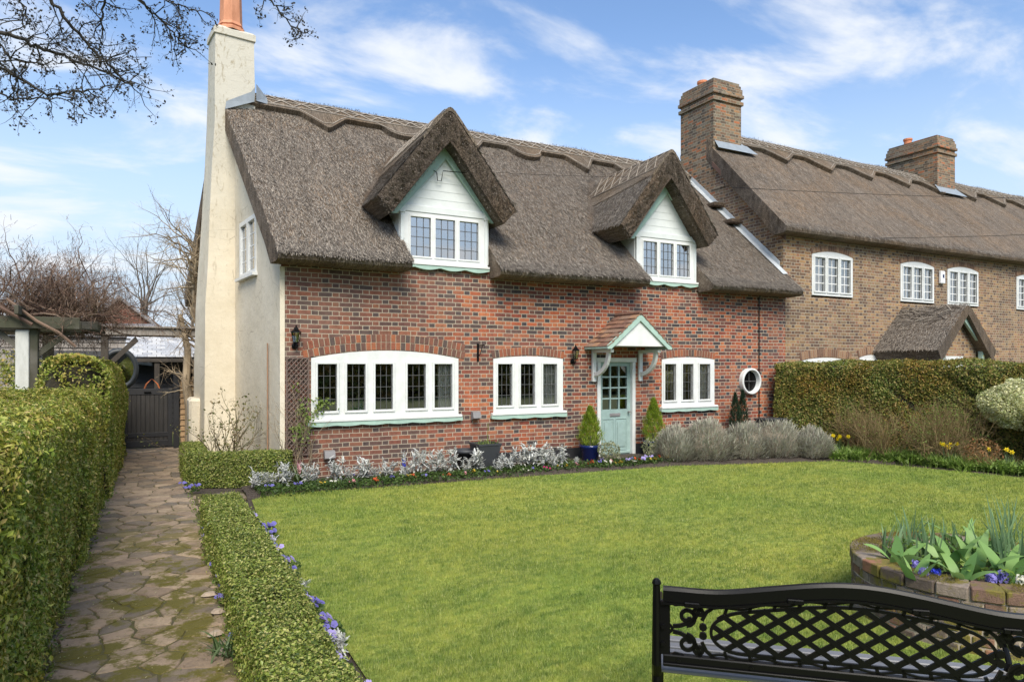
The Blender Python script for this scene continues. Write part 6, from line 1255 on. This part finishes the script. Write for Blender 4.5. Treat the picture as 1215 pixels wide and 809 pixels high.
# sheds and far gable beyond the gate
t = thing('garden_shed', 'black boarded shed with pale tiled roof beyond the gate', 'shed', (.4, 20.5, 0)); m = MB()
for i in range(16): z = i*.14; m.prism([(-3.2, 21.0, z), (2.6, 21.0, z), (2.6, 21.03, z+.15), (-3.2, 21.03, z+.15)], (0, .02, 0))
m.box(-3.2, 2.6, 21.06, 24, 0, 2.2); m.build('wall', MT['black'], t); m = MB(); r = np.random.default_rng(7)
for i in range(11):
    for j in range(20):
        x0 = -.6+j*.22-(i % 2)*.11; y0, y1 = 20.2+i*.24, 20.2+(i+1.3)*.24; z0, z1 = 2.07+i*.06, 2.07+(i+1.3)*.06; m.prism([(x0, y0, z0+.02), (x0+.21, y0, z0+.02), (x0+.21, y1, z1), (x0, y1, z1)], (0, 0, .018))
m.build('roof', MT['slate'], t)
m = MB(); m.bbox(.0, .13, 20.2, 20.33, 0, 2.05, .01); m.build('post', MT['oak'], t); m = MB(); m.bbox(2.3, 2.43, 20.2, 20.33, 0, 2.05, .01); m.build('post', MT['oak'], t); m = MB(); m.bbox(-.6, 4.6, 20.16, 20.24, 1.95, 2.05, .01); m.build('beam', MT['oak'], t); m = MB(); m.prism([(-1.15, 20.3, 1.98), (-.05, 20.3, 1.86), (-.05, 21.0, 2.04), (-1.15, 21.0, 2.16)], (0, 0, .03)); m.build('lean_to_roof', MT['lead'], t)
r = np.random.default_rng(17); k = 0
for row in range(4):
    for j in range(7):
        x, z, q = .75+j*.23+(row % 2)*.1, 1.1+row*.21, r.uniform(.075, .11); m = MB(); m.tube([(x, 20.5, z), (x, 20.95, z)], q, 10); o = m.build('firewood_log', MT['log']); tag(o, 'round firewood log stacked in the open store beside the black shed', 'log', 'firewood logs in the open store')
m = MB(); m.box(.5, 2.6, 20.96, 21.0, .0, 2.0); m.box(.5, 2.3, 20.45, 20.95, .95, 1.0); tag(m.build('log_store', MT['oak']), 'dark timber log store in front of the shed under the tiled roof', 'log store')
# round mirror
th = np.linspace(0, 2*math.pi, 41); cxm, czm, ym = -.72, 1.78, 18.2; m = MB()
def rg(rr, y): return np.column_stack([cxm+rr*.8*np.cos(th), np.full(41, y), czm+rr*np.sin(th)])
t = thing('garden_mirror', 'oval garden mirror with a thick dark rope like frame behind the gate', 'mirror', (cxm, ym, czm-.5)); m.grid(np.array([rg(.36, ym), rg(.38, ym-.05), rg(.43, ym-.07), rg(.48, ym-.04), rg(.50, ym)])); m.build('frame', plain('dark_blue_grey_paint', (.03,.035,.04), .5), t, smooth=True); m = MB(); m.add(rg(.37, ym-.01)[:-1], [list(range(40))[::-1]]); m.build('mirror_glass', NM('mirror').set((.75,.78,.75), .05, Metallic=1.).m, t)
m = MB(); m.bbox(cxm-.04, cxm+.04, ym+.005, ym+.05, 0, 1.45, .005); m.build('stand', MT['oak'], t)
t = thing('barn_gable', 'distant red gabled outbuilding with dark verges above the shed', 'outbuilding', (-.9, 27.5, 0)); m = MB(); xg = -1.05; m.prism([(xg-1.3, 27, 0), (xg+1.3, 27, 0), (xg+1.3, 27, 2.95), (xg, 27, 4.05), (xg-1.3, 27, 2.95)], (0, 5, 0)); m.build('wall', MT['redwall'], t); m = MB()
for s in (-1, 1): P = [(xg, 26.8, 4.25), (xg+s*1.55, 26.8, 2.92), (xg+s*1.55, 26.8, 2.82), (xg, 26.8, 4.12)]; m.prism(P if s > 0 else P[::-1], (0, 5.4, 0))
m.build('roof', MT['greymetal'], t)
m = MB()
for i in range(9): z = 1.2+i*.17; m.prism([(-3.9, 23.9, z), (-.2, 23.9, z), (-.2, 23.93, z+.16), (-3.9, 23.93, z+.16)], (0, .02, 0))
t = thing('grey_shed', 'grey weatherboarded shed below the red gable', 'shed', (-2, 25, 0)); m.box(-3.9, -.2, 23.96, 26.5, 0, 2.72); m.build('wall', MT['greywood'], t); m = MB(); m.prism([(-4.1, 23.8, 2.72), (0, 23.8, 2.72), (0, 23.8, 2.80), (-4.1, 23.8, 2.80)], (0, 2.9, .5)); m.build('roof', MT['greymetal'], t)
for k, (x0, x1, yy, lb) in enumerate(((-8.0, -2.6, 19.0, 'long pale grey slatted fence behind the pergola'),)):
    t = thing('slat_fence', lb, 'fence', ((x0+x1)/2, yy, 0)); m = MB()
    for i in range(13): m.bbox(x0, x1, yy, yy+.02, .1+i*.15, .1+i*.15+.11, .004)
    m.build('slat_panel', MT['greywood'], t); m = MB()
    for x in np.arange(x0, x1, 1.8): m.bbox(x, x+.09, yy+.021, yy+.11, 0, 2.1, .004)
    m.build('post', MT['greywood'], t)
m = MB(); P = [(-.34+.32*math.sin(a)*.9, 18.6, 1.12+.42*math.cos(a)) for a in np.linspace(-1.5, 1.5, 14)]; P = [(-.05-.22, 18.6, 1.15), (-.05-.12, 18.6, 1.42), (-.05, 18.6, 1.55), (-.05+.12, 18.6, 1.42), (-.05+.22, 18.6, 1.15)]; m.tube(P, .018, 6); m.tube([(-.27, 18.6, 1.15), (-.3, 18.6, 0)], .018, 6); m.tube([(.17, 18.6, 1.15), (.2, 18.6, 0)], .018, 6); tag(m.build('hoop', plain('orange_pipe', (.55,.16,.05))), 'thin orange pointed hoop standing behind the gate', 'hoop')
r = np.random.default_rng(620)
for k, (x, y, a, h, lb) in enumerate(((-2.6, 17.2, .9, 2.0, 'yellow green bush behind the pergola post'), (-1.5, 19.6, .6, 1.9, 'small dark green bush left of the garden mirror'))):
    t = thing('evergreen_bush', lb, 'bush', (x, y, 0)); m = MB(); blob_leaves(m, (x, y, h*.55), (a, a*.7, h*.5), 7000, .06, r, .8, lump=.2); m.build('foliage', MT['privet'], t); MB().tube([(x, y, 0), (x, y, h*.6)], .05, 6).build('trunk', MT['bark'], t)
# tan stemmed tree against the cream gable
r = np.random.default_rng(631); t = thing('bare_tree', 'tan stemmed leafless tree leaning beside the cream chimney', 'tree', (.85, 16.9, 0)); m = MB()
m.tube([(.70, 16.6, 0), (.70, 16.6, .9), (.62, 16.6, 1.5), (.66, 16.65, 2.2), (.5, 16.7, 3.0)], [.11, .10, .085, .07, .05], 8)
m.tube([(.95, 16.8, 0), (.92, 16.8, 1.2), (.98, 16.8, 2.2), (.80, 16.8, 3.4), (.78, 16.8, 4.6)], [.09, .08, .07, .06, .035], 8)
m.build('trunk', MT['tantwig'], t); m = MB()
for k in range(40):
    z = r.uniform(1.3, 4.5); twigs(m, (.82, 16.7, z), (r.normal(-.45, .5), r.normal(0, .5), r.uniform(-.1, .8)), r.uniform(.35, .6), .024, 3, r, .7, seg=4, n=4, shrink=.62, wig=.3, kids=(2, 4), up=.3)
for k in range(10): twigs(m, (.80, 16.7, r.uniform(3.6, 4.6)), (r.normal(-.5, .35), r.normal(0, .5), r.uniform(.5, 1)), r.uniform(.6, .9), .022, 3, r, .6, seg=4, n=4, shrink=.62, wig=.3, kids=(2, 4), up=.3)
m.build('branch', MT['tantwig'], t)
def bare_tree(x, y, h, label, sd, mat='distwig', sp=.55, d=5, r0=.16):
    r = np.random.default_rng(sd); t = thing('bare_tree', label, 'tree', (x, y, 0), 'bare trees beyond the gate'); m = MB(); m.tube([(x, y, 0), (x+.1, y, h*.2), (x, y, h*.38)], [r0*1.4, r0*1.1, r0], 7); m.build('trunk', MT[mat], t); m = MB()
    for k in range(6): twigs(m, (x, y, h*(.25+.13*r.random())), (r.normal(0, .6), r.normal(0, .5), 1), h*.27, r0*.55, d, r, sp, seg=4, n=4, shrink=.66, wig=.2, kids=(2, 3), up=.5)
    m.build('crown', MT[mat], t)
bare_tree(-4.2, 36, 6.4, 'grey bare tree between the wisteria and the red gable', 641); bare_tree(-.4, 40, 8.8, 'tall grey bare tree above the pale shed roof', 642); bare_tree(2.6, 46, 9.0, 'grey bare tree right behind the cream gable', 644)
# overhanging tree: trunk stands outside the picture to the left
r = np.random.default_rng(651); t = thing('overhanging_tree', 'dark twiggy branches of a tree hanging in from the top left', 'tree', (-4.6, 4.2, 0)); m = MB()
m.tube([(-4.6, 4.2, 0), (-4.5, 4.3, 2), (-4.4, 4.6, 3.6), (-3.7, 5.2, 5.2)], [.26, .22, .19, .14], 10); m.tube([(-3.7, 5.2, 5.2), (-2.2, 5.4, 6.0), (-.4, 5.4, 6.4), (1.6, 5.2, 6.4)], [.13, .09, .06, .03], 7); m.build('trunk', MT['bark'], t)
m = MB(); budP = []
def bough(pts, r0, nside, L0=.28, tdep=2, dens=1.):
    P = np.array([W(*p) for p in pts]); n = 28; s = np.linspace(0, 1, n); k = np.linspace(0, 1, len(P)); Q = np.stack([np.interp(s, k, P[:, a]) for a in range(3)], 1); Q[1:-1] += r.normal(0, .008, (n-2, 3)); m.tube(Q, np.linspace(r0, r0*.35, n), 5)
    for _ in range(int(nside*dens)):
        i = r.integers(2, n-1); d = norm(Q[i]-Q[i-1]); tp = twigs(m, Q[i], norm(d*.5+r.normal(0, .7, 3)), L0*r.uniform(.4, 1.1), .0065, tdep, r, .8, seg=3, n=3, shrink=.55, wig=.3, kids=(2, 4), up=-.1); budP.extend(tp)
bough([(-160, -60, 5.3), (-20, 30, 5.5), (40, 55, 5.6), (90, 72, 5.7), (160, 100, 5.9)], .022, 26)
bough([(30, -120, 5.2), (62, 5, 5.5), (100, 50, 5.7), (130, 80, 5.8), (158, 102, 5.9)], .018, 26)
bough([(100, -110, 5.2), (125, -10, 5.6), (122, 30, 5.7), (118, 60, 5.8)], .014, 12, .2)
bough([(120, -100, 5.2), (160, -8, 5.6), (190, 25, 5.8), (222, 55, 6.0)], .014, 24, .2)
bough([(150, -80, 5.2), (185, -6, 5.6), (225, 12, 5.8), (252, 15, 6.0)], .010, 9, .15)
bough([(-150, 20, 5.0), (-10, 75, 5.3), (55, 112, 5.5), (95, 110, 5.6), (135, 100, 5.7)], .014, 20)
bough([(-120, 60, 5.0), (-5, 110, 5.3), (25, 118, 5.4), (75, 116, 5.5), (112, 140, 5.6)], .010, 9, .16)
bough([(-140, -30, 5.0), (-20, 20, 5.2), (5, 60, 5.3), (30, 100, 5.4)], .012, 18)
bough([(-60, 70, 5.2), (40, 75, 5.4), (90, 75, 5.5), (180, 68, 5.6)], .007, 10, .12)
bough([(270, -150, 5.6), (312, -10, 5.9), (335, 20, 6.0), (358, 42, 6.1)], .012, 22, .16)
bough([(280, -150, 5.6), (300, -20, 5.9), (303, 4, 6.0)], .006, 3, .05, 1)
bough([(-30, -90, 5.0), (10, -20, 5.2), (30, 10, 5.3), (26, 36, 5.4)], .012, 12, .2)
m.build('branch', MT['twig'], t); T = np.array(budP); m = MB(); k = 5200; P = T[r.integers(0, len(T), k)]+r.normal(0, .014, (k, 3)); leaves(m, P, norm(r.normal(0, 1, (k, 3))), .022, .6, .8, r); m.build('bud', MT['twig'], t)
# across the lane, behind the camera: what the window panes mirror
r = np.random.default_rng(660); m = MB(); t = thing('roadside_hedge', 'dense dark evergreen hedge across the lane behind the camera', 'hedge', (4, -14, 0)); n = 14000; x = r.uniform(-25, 35, n); z = r.random(n)*2.9; P = np.column_stack([x, -14+.5*fnoise(x, z, 4)+r.normal(0, .1, n), z*(1+.25*fnoise(x*.5, x*.2, 8))]); leaves(m, P, np.tile([0, 1., .2], (n, 1)), .35, .5, .8, r); m.build('foliage', MT['mixhedge'], t); m = MB(); m.box(-25, 35, -15.2, -14.4, 0, 2.9); m.build('inner_twigs', MT['hedgecore'], t)
for k, (x, y, h) in enumerate(((-6, -22, 9), (9, -24, 10))):
    rr_ = np.random.default_rng(670+k); t = thing('bare_tree', f"{['first','second','third','fourth'][k]} tall bare tree across the lane behind the camera", 'tree', (x, y, 0), 'trees across the lane'); m = MB(); m.tube([(x, y, 0), (x+.3, y, h*.25), (x, y, h*.5)], [.35, .28, .2], 7); m.build('trunk', MT['bark'], t); m = MB()
    for j in range(8): twigs(m, (x, y, h*rr_.uniform(.25, .5)), (rr_.normal(0, .7), rr_.normal(0, .5), 1), h*.25, .12, 3, rr_, .6, seg=4, n=4, shrink=.68, wig=.25, kids=(2, 4))
    m.build('crown', MT['bark'], t)
